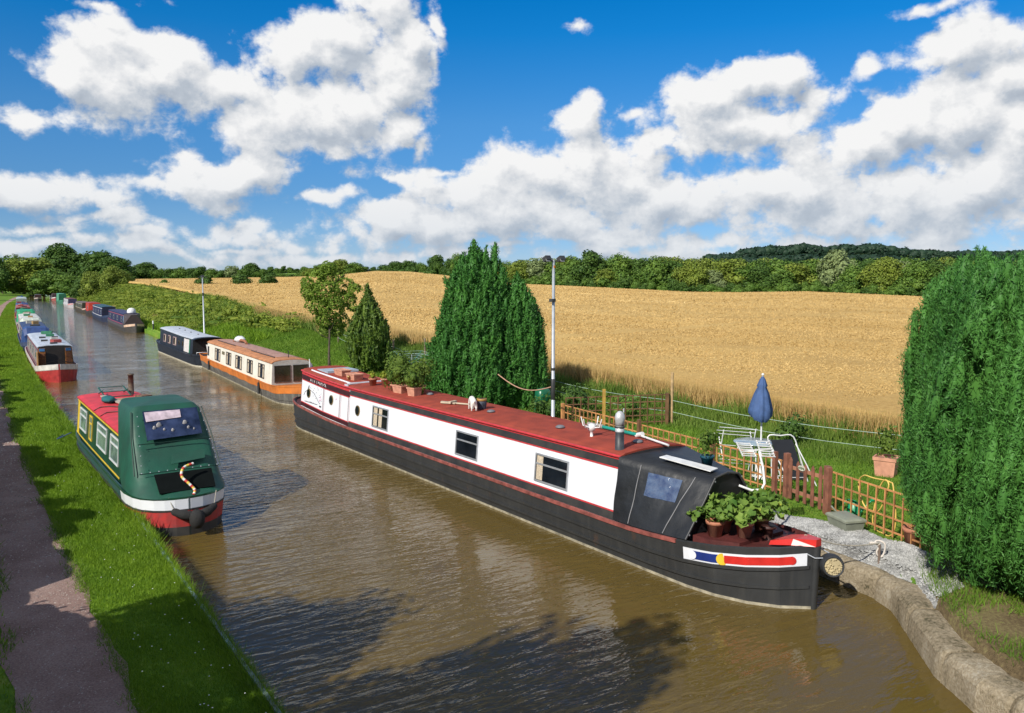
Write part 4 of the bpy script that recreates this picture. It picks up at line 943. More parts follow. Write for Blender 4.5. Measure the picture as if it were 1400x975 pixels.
# drawing and lettering on the stern panel
INK = mat('black_ink', (.03, .03, .04), .5); PINK = mat('pink_paint', (.6, .2, .35), .5); WLET = mat('white_lettering', (.8, .8, .8), .5)
def stroke(mb, pts, wd=.014):
    for (a, b), (c, d) in zip(pts[:-1], pts[1:]):
        L = math.hypot(c-a, d-b)+1e-6; nx, nz = -(d-b)/L*wd/2, (c-a)/L*wd/2
        Q = [(-(B.sx(y, z)+.003), y, z) for y, z in ((a+nx, b+nz), (c+nx, d+nz), (c-nx, d-nz), (a-nx, b-nz))]
        mb.panel(*Q, t=.004); mb.panel(*reversed(Q), t=.001)
mb = MB(); stroke(mb, [(19.05, 1.22), (18.95, 1.34), (18.75, 1.42), (18.5, 1.44), (18.2, 1.38), (17.95, 1.25), (17.75, 1.12), (17.62, 1.08)]); stroke(mb, [(18.72, 1.42), (18.66, 1.52), (18.62, 1.58)], .05)
rr = random.Random(4)
for i in range(15): y = 18.95-i*.075; stroke(mb, [(y, 1.02), (y-.03, 1.02+rr.uniform(.02, .05)), (y-.055, 1.02)], .012)
for i in range(20): a, b = 17.5+rr.random()*1.2, 1.15+rr.random()*.42; stroke(mb, [(a, b), (a-.03, b+.015)], .012)
stroke(mb, [(17.68, 1.0), (17.52, 1.0)], .05); mb.build('drawing', INK, B.c)
mb = MB()
for a, b in ((17.72, 1.16), (17.6, 1.2), (17.66, 1.28), (16.4, 1.36)): stroke(mb, [(a, b), (a-.05, b+.02), (a-.03, b+.06)], .02)
mb.build('drawing', PINK, B.c)
mb = MB()
for i in range(12):
    if i in (4,): continue
    y = 18.55-i*.115; z = ztb(y)-.18; h = .05
    pat = rr.choice([[(0,-h),(0,h)], [(0,-h),(.03,h),(.06,-h)], [(.06,h),(0,0),(.06,-h)], [(0,h),(0,-h),(.06,-h)]])
    for p in [pat]:
        for (a, b), (c, d) in zip(p[:-1], p[1:]):
            Q = [(-(B.sx(y, z)+.010), y-q, z+r_) for q, r_ in ((a, b+.012), (c, d+.012), (c+.018, d-.012), (a+.018, b-.012))]
            mb.panel(*Q, t=.003); mb.panel(*reversed(Q), t=.001)
mb.build('lettering', WLET, B.c)
# bow: flash, stem, cap, bollard
fz0 = lambda y: .50+.19*max(0, 1-y/1.75)**1.3; fz1 = lambda y: .70+.19*max(0, 1-y/1.75)**1.3
BLUEP = mat('royal_blue_paint', (.015, .035, .20), .35); YELP = mat('yellow_paint', (.75, .52, .04), .35); REDP = mat('signal_red_paint', (.62, .03, .025), .35)
fl = B.ribbon('bow_flash', WHITE, .05, 1.74, fz0, fz1, .008, step=.1)
B.ribbon('blue_flash', BLUEP, 1.06, 1.56, lambda y: fz0(y)+.03, lambda y: fz1(y)-.03, .012, fl, step=.1)
B.ribbon('red_flash', REDP, .18, 1.02, lambda y: fz0(y)+.035, lambda y: fz1(y)-.035, .012, fl, step=.08)
for sg in (-1, 1):
    mb = MB(); y = 1.05; x = B.wx(y, .66); mb.disc((sg*(x+.006), y, (fz0(y)+fz1(y))/2), (sg*.82, -.57, 0), .095, 18, .010); mb.build('yellow_disc', YELP, fl)
    mb = MB(); y = .19; x = B.wx(y, .7); mb.disc((sg*(x+.003), y, (fz0(y)+fz1(y))/2), (sg*.66, -.75, 0), .065, 18, .011); mb.build('red_flash', REDP, fl)
    mb = MB(); y = 1.56; x = B.wx(y, .66); mb.disc((sg*(x+.003), y, (fz0(y)+fz1(y))/2), (sg, -.15, 0), .07, 18, .013); mb.build('bow_flash_end', WHITE, fl)
mb = MB(); mb.tube([(0, .02, -.4), (0, -.01, .5), (0, -.03, 1.0)], [.055, .06, .065], 8); mb.build('stem_post', HULLK, B.h)
mb = MB(); mb.loft([[(-.30,.62,.90),(.30,.62,.90),(.26,.62,.96),(-.26,.62,.96)], [(-.25,.25,.98),(.25,.25,.98),(.2,.25,1.07),(-.2,.25,1.07)], [(-.07,-.06,1.0),(.07,-.06,1.0),(.06,-.06,1.11),(-.06,-.06,1.11)]], closed=True, cap=True); mb.build('bow_cap', REDP, B.t)
mb = MB(); mb.lathe([(.1, .80), (.075, .84), (.075, 1.0), (.12, 1.01), (.12, 1.05), (0, 1.055)], (.12, .95, 0), 14); mb.build('mooring_post', mat('dark_brown_iron', (.06, .022, .018), .5), B.t)
mb = MB(); mb.loft([[(-x, y, .76), (x, y, .76), (x, y, .875), (-x, y, .875)] for x, y in ((.56, .98), (.80, 1.36), (.84, 1.70))], closed=True, cap=True); mb.build('deck_locker', mat('dark_red_deck', (.1, .02, .02)), B.t)
# cratch cover: black vinyl over the front well
VINYL = mat('black_vinyl', (.016, .018, .021), .45, .25, 2.5, bump=.9, bscale=3.5)
def crx(y):
    q = (3.47-y)/(3.47-1.72); w0 = 1.0+.0*q; wt_ = .86+(.30-.86)*q; zt_ = 1.87+(1.74-1.87)*q; zb_ = B.zg(y)+.03
    return w0, wt_, zt_, zb_
def crsurf(y, f, side=-1):
    w0, wt_, zt_, zb_ = crx(y); wr_ = (.014*math.sin(y*9+f*5)+.010*math.sin(y*21-f*9))*math.sin(f*pi)
    return Vector((side*(w0+(wt_-w0)*f+wr_), y, zb_+(zt_-zb_)*f))
mb = MB(); secs = []
for i in range(19):
    y = 3.47-1.75*i/18; w0, wt_, zt_, zb_ = crx(y); L_ = [crsurf(y, f) for f in np.linspace(0, 1, 9)]; R_ = [crsurf(y, f, 1) for f in np.linspace(1, 0, 9)]
    secs.append(L_+[Vector((0, y, zt_+.03))]+R_)
mb.loft(secs, smooth=True); cc = mb.build('cratch_cover', VINYL, B.t)
mb = MB(); w0, wt_, zt_, zb_ = crx(1.74); mb.loft([[(-w0+.03, 1.76, zb_), (-wt_+.01, 1.76, zt_-.01), (0, 1.76, zt_+.04), (wt_-.01, 1.76, zt_-.01), (w0-.03, 1.76, zb_)], [(-w0+.03, 1.80, zb_), (-wt_+.01, 1.80, zt_-.01), (0, 1.80, zt_+.04), (wt_-.01, 1.80, zt_-.01), (w0-.03, 1.80, zb_)]], closed=True, cap=True)
mb.build('cratch_board', mat('black_board', (.012, .012, .014), .45), cc)
mb = MB()
for sd in (-1, 1): mb.tube([crsurf(1.73, f, sd)+Vector((0, -.012, 0)) for f in np.linspace(0, 1, 9)], .022, 6)
mb.tube([crsurf(1.73, 1, -1), Vector((0, 1.72, crx(1.73)[2]+.06)), crsurf(1.73, 1, 1)], .022, 6); mb.build('cover_hem', BLACKP, cc)
mb = MB()
for sd in (-1, 1):
    for f in (.08, .3, .52, .74, .95): p = crsurf(1.72, f, sd); mb.disc(p+Vector((0, -.035, 0)), (0, -1, 0), .014, 8, .006)
mb.build('eyelet', ALU, cc)
CLEAR = mat('clear_vinyl_window', (.02, .035, .09), .12, .5, 7., dirt=(.10, .14, .22), spec=.8, bump=.5, bscale=16)
for sd in (-1, 1):
    mb = MB(); g_ = [[crsurf(y, f, sd)+Vector((sd*.010, 0, .004)) for f in np.linspace(.50, .86, 5)] for y in np.linspace(2.86, 2.22, 9)]
    mb.loft(g_, smooth=True); mb.build('cover_window', CLEAR, cc)
for sd in (-1, 1):
    for y, d in ((3.02, .05), (2.02, .22)):
        mb = MB(); mb.tube([crsurf(y+d*(1-f), f, sd)+Vector((sd*.008, 0, 0)) for f in np.linspace(.02, .95, 8)], .010, 5); mb.build('cover_strap', mat('grey_webbing', (.22, .22, .23), .7), cc)
# chimney, vents, aerial, handrail details on the roof
mb = MB(); mb.lathe([(.115, 0), (.115, .03), (.085, .035), (.08, .40)], (-.60, 3.74, 1.88), 16); ch = mb.build('chimney', mat('dark_grey_iron', (.05, .056, .064), .5, .2, 8.), B.t)
mb = MB(); mb.lathe([(.086, .38), (.086, .47), (.08, .47), (.08, .50), (.088, .50), (.082, .57), (.094, .60), (.094, .66), (.075, .72), (.03, .76), (0, .765)], (-.60, 3.74, 1.88), 16); mb.box((-.60+.04, 3.68, 1.88+.78), (.04, .02, .07), .5); mb.build('chimney_cowl', mat('galvanised', (.62, .63, .64), .4, .2, 9., metal=.3), ch)
mb = MB(); mb.lathe([(.088, .45), (.096, .455), (.096, .48), (.088, .485)], (-.60, 3.74, 1.88), 16); mb.build('chimney_band', BLACKP, ch)
GREYV = mat('grey_vent', (.16, .165, .18), .5)
for y, x in ((8.6, -.22), (6.0, -.2), (12.1, .1), (3.9, .02)): mushroom(B, y, x, GREYV, B.t, .10)
mb = MB(); mb.lathe([(.09, 1.90), (.085, 1.93), (.03, 1.95), (.03, 2.05), (.07, 2.07), (.09, 2.13), (.07, 2.19), (.04, 2.2), (.0, 2.21)], (-.26, 4.92, 0), 12)
for a in (.3, 1.9, 3.3, 4.9): 
    mb.tube([(-.26+.06*math.cos(a), 4.92+.06*math.sin(a), 2.13), (-.26+.2*math.cos(a), 4.92+.2*math.sin(a), 2.15), (-.26+.25*math.cos(a), 4.92+.25*math.sin(a), 2.32)], .013, 6)
mb.build('roof_aerial', mat('white_plastic', (.75, .75, .74), .45), B.t)
PW = _M['white_plastic']
mb = MB()
for y in (3.6, 15.6): pass
mb.box((0, 15.62, 1.945), (1.5, .22, .03)); mb.box((-.81, 15.62, 1.88), (.03, .24, .10)); mb.build('hatch_runner', mat('pale_grey_paint', (.55, .57, .62), .4), B.t)
mb = MB(); mb.tube([(-.62, y, ztb(y)+.10) for y in np.arange(15.7, 19.2, .4)], .03, 6); mb.build('handrail', WHITE, B.t)
mb = MB(); mb.box((.10, 18.4, 2.06), (1.1, .9, .07)); mb.build('stern_hatch', mat('pale_blue_hatch', (.38, .47, .55), .4), B.t)
mb = MB(); mb.lathe([(.035, 0), (.03, .1), (.05, .12), (.05, .16), (0, .18)], (-.42, 16.35, 1.93), 10); mb.build('roof_lamp', BRASS, B.t)
# television aerial on its bent white mast over the cratch
mb = MB(); mb.tube([(.34, 1.74, 1.52), (.44, 1.55, 1.46), (.58, 1.46, 1.47), (.68, 1.47, 1.56), (.73, 1.55, 1.82), (.76, 1.66, 2.08)], .022, 8); ae = mb.build('aerial_mast', PW, B.t)
mb = MB()
for dx, dy, tilt in ((-.16, .10, .55), (.16, -.06, .75)):
    c = Vector((.72+dx, 1.68+dy, 2.12)); M_ = Matrix.Rotation(-.5, 3, 'Z') @ Matrix.Rotation(tilt, 3, 'X') @ Matrix.Rotation(.12, 3, 'Y')
    for k in range(7): a = c+M_ @ Vector((-.13, -.16+k*.053, 0)); b = c+M_ @ Vector((.13, -.16+k*.053, 0)); mb.bar(a, b, .044, .012)
    for q in (-.12, .12): mb.bar(c+M_ @ Vector((q, -.18, -.01)), c+M_ @ Vector((q, .18, -.01)), .018)
mb.bar((.50, 1.8, 2.09), (.94, 1.58, 2.12), .025); mb.build('aerial_grid', PW, ae)
mb = MB(); mb.tube([(-.3, 19.8, 1.0), (-.32, 19.9, 2.35)], .018, 6); fs = mb.build('flagstaff', PW, B.t)
mb = MB(); mb.loft([[(-.31, 19.88, 2.25-.05*i), (-.25+.01*math.sin(i), 19.86, 2.17-.05*i), (-.2, 19.9-.02*math.cos(i*1.3), 2.08-.05*i)] for i in range(9)], smooth=True); mb.build('flag', mat('ensign_cloth', (.10, .06, .14), .8, .5, 14., dirt=(.5, .45, .5)), fs)

# ======== green boat under its pram hood ================================
GRN = mat('dark_green_paint', (.012, .065, .035), .35, .2, 3.); TEAL = mat('teal_hull', (.018, .075, .085), .5, .3, 3., dirt=(.03, .06, .055)); REDG = mat('bright_red_roof', (.58, .035, .045), .55, .18, 3., dirt=(.42, .03, .035))
GR = Boat('narrowboat', 'green narrowboat with a tall green canvas hood and bright red roof beside the towpath', (3.30, 17.6), .03, 11.6, .96, [(0,.02),(.04,.28),(.12,.47),(.25,.66),(.5,.86),(.8,.97),(1.3,1.04)], FINE, .70, .06, .18)
GR.t.location.y -= 1.0
S0 = 1.0   # the stern reaches one metre nearer than the hood frame
GR.hull(TEAL, mat('green_deck', (.02, .06, .045), .6)); 
GR.ribbon('hull_band', WHITE, .0, 1.75, lambda y: GR.zg(y)-.235, lambda y: GR.zg(y)-.0, .012, GR.h, step=.1)
GR.ribbon('hull_band', mat('worn_red_paint', (.45, .03, .028), .5, .35, 5., dirt=(.22, .05, .05)), .0, 1.75, lambda y: .17, lambda y: GR.zg(y)-.25, .010, GR.h, step=.1)
GR.ribbon('rubbing_strake', BLACKP, .0, 11.5, lambda y: GR.zg(y)-.26, lambda y: GR.zg(y)-.225, .03, GR.h, step=.25)
GR.ribbon('gunwale', GRN, .0, 11.5, lambda y: GR.zg(y)-.02, lambda y: GR.zg(y)+.02, .02, GR.h, step=.25)
GR.ribbon('waterline', BLACKP, .0, 11.5, -.02, .18, .012, GR.h, step=.25)
GR.cabin(2.5, 9.3, lambda y: 1.68+.006*y, .86, .77, GRN, REDG, .07, endm=GRN)
YEL2 = mat('warm_yellow_paint', (.72, .50, .05), .4)
zt_ = GR.zt; zg_ = GR.zg
GR.band('coach_line', YEL2, 2.52, 9.28, lambda y: zt_(y)-.075, lambda y: zt_(y)-.04); GR.band('coach_line', YEL2, 2.52, 9.28, lambda y: zg_(y)+.03, lambda y: zg_(y)+.065)
GR.band('yellow_panel', YEL2, 7.16, 7.36, lambda y: zg_(y)+.065, lambda y: zt_(y)-.08, .004); GR.band('yellow_panel', YEL2, 8.86, 9.2, lambda y: zg_(y)+.065, lambda y: zt_(y)-.08, .004)
for a, b in ((7.55, 8.65), (4.35, 5.65), (2.75, 3.75)): GR.window(a, b, 1.0, 1.52, fm=mat('silver_frame', (.66, .68, .68), .4), bar=.3, glass=mat('pale_window_glass', (.20, .30, .27), .1, .4, 3., dirt=(.06, .09, .09), spec=.7))
GR.window(6.55, 6.95, .95, 1.52, fm=YEL2, bar=.3, glass=_M['pale_window_glass'])
for a, b in ((7.55, 8.65), (4.35, 5.65)): GR.window(a, b, 1.0, 1.52, fm=_M['silver_frame'], side=1, bar=.3)
CANV = mat('green_canvas', (.008, .075, .046), .55, .25, 2.2, dirt=(.010, .055, .036), bump=.5, bscale=4)
n = 72
def hood_ring(k):
    """stern outline at height step k: 0 rim, 1 fold, 2 shoulder, 3 top edge"""
    pts = []
    w, yr, yf, z, p = ((.95, -.98+S0, 2.75+.0, .76, 2.6), (.93, -.55+S0, 2.72, .92, 3.), (.89, -.16+S0, 2.74, 1.10, 5.), (.80, .36+S0, 3.0, 1.80, 9.), (.72, .74+S0, 3.3, 2.30, 11.), (.64, .88+S0, 3.4, 2.40, 11.))[k]
    for i in range(n):
        a = 2*pi*i/n; c, s_ = math.cos(a), math.sin(a)
        x = w*math.copysign(abs(c)**(2/p), c); q = math.copysign(abs(s_)**(2/p), s_)
        y = (yr+yf)/2 + (yf-yr)/2*q
        fold = (.010*math.sin(a*9+k*1.7)+.008*math.sin(a*17-k*2.3))*(1 if 0 < k < 4 else .3)
        pts.append(Vector((x*(1+fold), y+fold, z+ (.04*c*c*-1 if k >= 4 else 0))))
    return pts
rings = [hood_ring(k) for k in range(6)]
mb = MB(); mb.loft([r+[r[0]] for r in rings], smooth=True)
top = rings[-1]; cz = Vector((0, 2.7, 2.45)); mb.add(top+[cz], [(i, (i+1) % n, n) for i in range(n)], True)
hd = mb.build('canvas_hood', CANV, GR.t)
def hood_rear(x, f):   # point on the sloping rear face, f 0..1 from fold to top
    a = Vector((x*.9, -.18+S0, 1.10)); b = Vector((x*.75, .74+S0, 2.30)); return a.lerp(b, f)+Vector((0, -.050-.06*math.sin(pi*f), .038))
mb = MB()
g_ = [hood_rear(-.62, .52), hood_rear(.72, .55), hood_rear(.80, .97), hood_rear(-.66, .97)]
mb.panel(*g_, t=.012); fw = mb.build('hood_window', mat('hood_clear_window', (.035, .05, .11), .12, .4, 4., spec=.8), hd)
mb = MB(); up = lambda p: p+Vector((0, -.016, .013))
mb.panel(up(hood_rear(-.6, .80)), up(hood_rear(.3, .83)), up(hood_rear(.32, .95)), up(hood_rear(-.62, .95)), t=.004); mb.build('window_reflection_panel', mat('pink_reflection_paint', (.62, .50, .56), .6, .2, 9.), fw)  # pale pink panel paints a reflection onto the hood window
for q, s_, f_ in ((-.42, .035, .70), (-.30, .05, .73), (-.18, .025, .66), (.02, .03, .64), (.36, .045, .74), (.42, .03, .66), (.55, .02, .63)): mb = MB(); mb.blob(up(hood_rear(q, f_)), (s_, .012, s_*1.3), 8, 5, .2, R); mb.build('cabin_ornament', mat('ornament_cream', (.38, .36, .36), .5), fw)
mb = MB(); mb.panel(Vector((-.50, -.74+S0, .80)), Vector((.58, -.70+S0, .80)), Vector((.62, -.27+S0, 1.09)), Vector((-.50, -.27+S0, 1.09)), t=.02, off=.045); mb.build('hood_opening_shade', mat('shadow_black', (.006, .008, .008), .95, spec=.05), hd)  # solid near-black panel paints the shade inside the hood's opening
for f_ in (.02, .47):
    mb = MB(); mb.tube([hood_rear(q, f_)+Vector((0, .004, .004)) for q in np.linspace(-.84, .9, 9)], .010, 5); mb.build('hood_crease', mat('dark_green_seam', (.004, .03, .02), .5), hd)
mb = MB()
for q in np.linspace(-.8, .85, 10): mb.disc(hood_rear(q, .035)+Vector((0, -.004, .002)), (0, -.8, .6), .012, 8, .006)
for q in (-.80, .86):
    for f_ in (.15, .3, .45, .6, .75, .9): mb.disc(hood_rear(q, f_)+Vector((0, -.004, .002)), (0, -.8, .6), .011, 8, .006)
mb.build('fastener', ALU, hd)
mb = MB(); mb.panel(hood_rear(-.15, .12), hood_rear(.62, .16), hood_rear(.66, .30), hood_rear(-.1, .26), t=.018); mb.build('canvas_flap', CANV, hd)
for x in (-.83, .86): mb = MB(); mb.tube([Vector((x, -.1+S0, 1.12)), Vector((x*.94, .38+S0, 1.80)), Vector((x*.84, .76+S0, 2.30))], .012, 5); mb.build('hood_seam', mat('dark_green_seam', (.004, .03, .02), .5), hd)
mb = MB(); mb.lathe([(.10, 0), (.10, .03), (.075, .04), (.075, .60), (.085, .60), (.085, .64), (.06, .64)], (.50, 8.6, 1.76), 14); mb.build('chimney', mat('brown_rusted_iron', (.16, .12, .085), .7, .35, 9.), GR.t)

# ======== orange and cream boat =========================================
ORG = steelmat('orange_paint', (.66, .20, .035), (.45, .15, .05), .5, .4); CREAM = mat('cream_paint', (.78, .74, .64), .5, .08, 3.); OROOF = mat('orange_brown_roof', (.50, .21, .085), .7, .2, 3.); GREYH = steelmat('weathered_grey_hull', (.10, .095, .085), (.20, .19, .165), .8, .7, (.20, .11, .05), .5)
O = Boat('narrowboat', 'orange and cream narrowboat with a rusty grey hull moored astern of the long white one', (10.98, 31.7), -.045, 19.5, .97, BOW, STERN, .68, .12, .12)
O.hull(GREYH, ORG); O.ribbon('waterline', SCUM, 0, 19.4, -.02, .05, .006, O.h)
O.ribbon('hull_band', ORG, .0, 19.4, lambda y: O.zg(y)-.30+.02*math.sin(y*3), lambda y: O.zg(y)+.0, .012, O.h); O.ribbon('gunwale', ORG, .0, 19.4, lambda y: O.zg(y)-.01, lambda y: O.zg(y)+.03, .03, O.h)
O.ribbon('rubbing_strake', GREYH, .0, 3., .17, .21, .02, O.h)
O.cabin(2.25, 16.6, 1.58, .86, .80, CREAM, OROOF, .14, endm=mat('pale_grey_front', (.42, .41, .39), .6), over=.04)
mb = MB(); mb.loft([[(x, y, 1.625+.135*math.sqrt(max(0, 1-(x/.84)**2))) for x in np.linspace(-.32, .78, 8)] for y in (3.4, 16.2)]); mb.build('walkway', mat('dusty_pink_paint', (.42, .24, .19), .85, .2, 4.), O.r)
BROWNF = mat('brown_frame', (.06, .05, .045), .5)
for a, b, z in ((13.0, 14.35, .80), (10.3, 11.4, .82), (7.9, 9.2, .82), (5.7, 6.7, .83), (3.55, 4.55, .84)): O.window(a, b, z, 1.40, fm=BROWNF, bar=.22, curtain=[(.05, .25), (.7, .95)]); O.window(a, b, z, 1.40, fm=BROWNF, side=1)
O.window(16.15, 16.4, .9, 1.35, fm=BROWNF, bar=0)
mb = MB(); O.slab(mb, 11.9, 12.5, 1.22, 1.38, .02, .002); mb.build('name_plate', mat('bronze_plate', (.16, .14, .08), .5), O.c)
for x0, x1 in ((-.70, -.06), (.10, .70)):
    mb = MB(); y = 2.245
    for a, b, c, d in ((x0-.03, x1+.03, 1.46, 1.49), (x0-.03, x1+.03, .77, .80), (x0-.03, x0, .8, 1.46), (x1, x1+.03, .8, 1.46)): mb.box(((a+b)/2, y-.01, (c+d)/2), (b-a, .03, d-c))
    w_ = mb.build('front_window', BROWNF, O.c); mb = MB(); mb.box(((x0+x1)/2, y-.004, 1.13), (x1-x0, .012, .66)); mb.build('pane', mat('brown_tinted_glass', (.035, .03, .024), .15, .3, 3., spec=.7), w_)
for y in (5.5, 7.3, 9.2, 10.6): mushroom(O, y, -.25, BLACKP, O.t, .06)
for a_, b_ in ((11., 15.5), (3.2, 7.5)): mb = MB(); mb.tube([(-.45, a_, 1.76), (-.45, b_, 1.76)], .02, 6); mb.build('grab_rail', BLACKP, O.t)
mb = MB(); mb.tube([(.1, 3.0, 1.74), (.1, 3.0, 2.05)], .02, 6); mb.build('roof_pin', BLACKP, O.t)
# ======== black boat with the grey roof =================================
NAVY = mat('blue_black_paint', (.020, .027, .040), .4, .25, 3.)
K = Boat('narrowboat', 'black narrowboat with a pale grey roof moored beside the thin lamp post', (11.5, 49.4), -.012, 14.6, 1.0, BOW, STERN, .66, .15, .22)
K.hull(NAVY, BLACKP); K.ribbon('waterline', mat('pale_waterline', (.55, .52, .42), .7), 0, 14.5, -.02, .075, .01, K.h); K.ribbon('gunwale', NAVY, 0, 14.5, lambda y: K.zg(y)-.12, lambda y: K.zg(y)+.02, .03, K.h)
K.cabin(1.75, 12.9, lambda y: 1.60+.018*max(0, y-5), .88, .80, NAVY, mat('pale_grey_roof', (.46, .50, .56), .6, .1, 3.), .10, endm=mat('cockpit_shade_paint', (.006, .007, .008), .7))  # near-black cabin ends paint the shade of an open cockpit
mb = MB(); O_ = K; 
for a, b in ((10.6, 11.4), (8.9, 9.7), (6.9, 7.9)): K.window(a, b, .95, 1.38, fm=mat('pinkish_frame', (.34, .24, .24), .5), bar=0, curtain=[(.1, .4)], fw=.06)
K.porthole(6.0, 1.15, .14); K.porthole(4.8, 1.15, .14)
mb = MB(); K.slab(mb, 2.75, 4.3, .72, 1.52, .02, .003); mb.build('side_door', mat('cream_white_panel', (.72, .68, .66), .5), K.c)
mb = MB(); K.slab(mb, 2.55, 2.74, .70, 1.54, .02, .003); mb.build('door_edge', mat('green_edge', (.03, .22, .12), .5), K.c)
mb = MB(); mb.loft([[(-.85*math.cos(pi*k/8), y, 1.60+.13*math.sin(pi*k/8)) for k in range(9)]+[(.82*math.cos(pi*k/8), y, 1.57+.11*math.sin(pi*k/8)) for k in range(9)] for y in (1.3, 1.9)], closed=True, cap=True); mb.build('canopy', NAVY, K.t)
for y in (4.2, 6.4, 8.3, 10.2): mushroom(K, y, .0, BLACKP, K.t, .06)
mb = MB(); mb.tube([(-.8, .9, .68), (-.8, .9, .85), (.8, .9, .85), (.8, .9, .68)], .02, 6); mb.build('bow_rail', ALU, K.t)

# ======== boats further along ===========================================
def simple_boat(label, v0, L, side, hullc, bandc, cabc, roofc, cab=(2.5, .8), zt=1.65, near=BOW, trim=None, wins=3, front=None, hood=None, hoodc=None, off=0., group=None, cat='narrowboat', rise=.25, u=None, yaw=None, hoodh=2.1, flash=None, name='narrowboat', far=STERN, hoody=None):
    e = bl if side < 0 else br
    if u is None: u = float(e(v0)) + (1.12 if side < 0 else -1.15) + off
    if yaw is None: yaw = -math.atan2(float(e(v0+L)-e(v0)), L)
    b = Boat(name, label, (u, v0), yaw, L, .98, near, far, .66, rise, .18, group, cat)
    m = lambda c: mat('paint_%02x%02x%02x' % tuple(int(255*q) for q in c), c, .5, .2, 4.)
    b.hull(m(hullc), m((.08, .06, .05)))
    b.ribbon('hull_band', m(bandc), 0, L-.1, lambda y: b.zg(y)-.26, lambda y: b.zg(y)+.02, .014, b.h)
    if flash: b.ribbon('bow_flash', m(flash), .02, 1.6, lambda y: b.zg(y)-.24, lambda y: b.zg(y)-.02, .025, b.h)
    y0, y1 = cab[0], L-cab[1]
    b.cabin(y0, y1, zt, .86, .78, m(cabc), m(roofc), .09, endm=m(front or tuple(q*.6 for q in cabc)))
    if trim:
        b.band('coach_line', m(trim), y0, y1, zt-.16, zt-.09); b.band('coach_line', m(trim), y0, y1, lambda y: b.zg(y)+.03, lambda y: b.zg(y)+.10)
        b.band('coach_line', m(trim), y0, y0+.12, lambda y: b.zg(y)+.03, zt-.09)
    for k in range(wins):
        a = y0+(y1-y0)*(k+.3)/wins; b.window(a, a+min(1., (y1-y0)/wins*.55), 1.0, 1.42, bar=.3); b.window(a, a+min(1., (y1-y0)/wins*.55), 1.0, 1.42, bar=.3, side=1)
    if side < 0 and name == 'narrowboat':
        rq = random.Random(int(v0*7))
        for k in range(4):
            y = y0+(y1-y0)*(k+.5+rq.uniform(-.3, .3))/4; mb = MB(); mb.box((rq.uniform(-.4, .4), y, zt+.09+rq.uniform(.06, .14)), (rq.uniform(.3, .6), rq.uniform(.3, .9), rq.uniform(.12, .3)), rq.uniform(-.3, .3)); mb.build('roof_locker', m(rq.choice([(.5,.48,.42), (.03,.12,.3), (.35,.06,.05), (.04,.2,.1), (.05,.05,.05), (.4,.25,.1)])), b.t)
    if hood:
        ya, yb = hoody or (.5, y0+.1); mb = MB(); secs = []
        for y, q in ((ya, .55), (ya+.25, .95), ((ya+yb)/2, 1.), (yb, .98)):
            w = .80*(.85+.15*q); zt2 = .75+(hoodh-.75)*q
            secs.append([(-b.w(y)*.97 if y > .3 else -w, y, b.zg(y)), (-w, y, zt2-.12), (-w*.75, y, zt2), (w*.75, y, zt2), (w, y, zt2-.12), (b.w(y)*.97 if y > .3 else w, y, b.zg(y))])
        mb.loft(secs, cap=True); mb.build('canvas_hood', m(hoodc), b.t)
    return b
GB = 'boats moored along the right bank'; GL = 'boats moored along the towpath'
# right bank
a = simple_boat('navy narrowboat with a brown framed bow cover and a white domed box on its roof', 88.6, 20, 1, (.07,.065,.06), (.10,.10,.11), (.020,.022,.075), (.03,.03,.09), (3.2, 1.), 1.75, trim=(.42,.10,.14), wins=4, off=.35, flash=(.72,.5,.36), group=GB)
mb = MB(); mb.loft([[(-.95, y, a.zg(y)+.03), (-wq, y, zq), (wq, y, zq), (.95, y, a.zg(y)+.03)] for y, wq, zq in ((1.5, .25, 1.75), (3.2, .75, 1.8))], cap=True); cv = mb.build('cratch_cover', mat('brown_cover', (.06, .042, .038), .5), a.t)
mb = MB(); mb.panel((-.86, 3.1, .95), (-.90, 2.2, .9), (-.62, 2.2, 1.5), (-.76, 3.1, 1.65), t=.01, off=.03); mb.build('cover_window', mat('pale_blue_vinyl', (.16, .26, .38), .2), cv)
mb = MB(); mb.lathe([(.42, 0), (.44, .15), (.40, .38), (.25, .52), (0, .58)], (.1, 4.3, 1.82), 14); mb.build('roof_dome', PW, a.t)
simple_boat('navy narrowboat edged in broad white lines with a bluish roof', 114, 18, 1, (.025,.035,.075), (.03,.05,.11), (.018,.020,.075), (.02,.075,.10), (1.6, 1.), 1.85, trim=(.7,.72,.74), wins=4, off=.3, front=(.012,.014,.04), group=GB)
a = simple_boat('narrowboat with a rounded bright red end and dark hull', 137, 9, 1, (.05,.045,.045), (.06,.05,.05), (.52,.05,.03), (.35,.06,.05), (1.2, .8), 1.9, wins=1, off=.25, front=(.62,.06,.035), group=GB)
simple_boat('dull olive narrowboat with cream lines and clutter on its roof', 150, 18, 1, (.07,.06,.045), (.09,.075,.05), (.07,.065,.035), (.16,.12,.09), (2.8, 1.2), 1.6, trim=(.55,.47,.36), wins=3, off=.2, flash=(.6,.45,.4), group=GB)
simple_boat('white sided narrowboat with a dark purple cabin end and red foredeck', 185, 17, 1, (.5,.48,.5), (.62,.62,.66), (.6,.6,.64), (.2,.07,.06), (2.2, 1.), 1.7, wins=3, off=.2, front=(.05,.04,.10), flash=(.66,.3,.3), group=GB)
b = simple_boat('boat completely wrapped in a pale green canvas cover', 222, 15, 1, (.05,.2,.13), (.06,.24,.15), (.10,.36,.22), (.12,.40,.25), (.8, .8), 2.3, wins=0, off=.1, front=(.02,.13,.07), group=GB, name='covered_boat')
simple_boat('small far boat with a red stripe and white bow beyond the green covered one', 268, 14, 1, (.4,.1,.1), (.66,.64,.62), (.10,.05,.06), (.15,.1,.1), (2.5, 1), 1.7, wins=2, flash=(.75,.72,.7), group=GB)
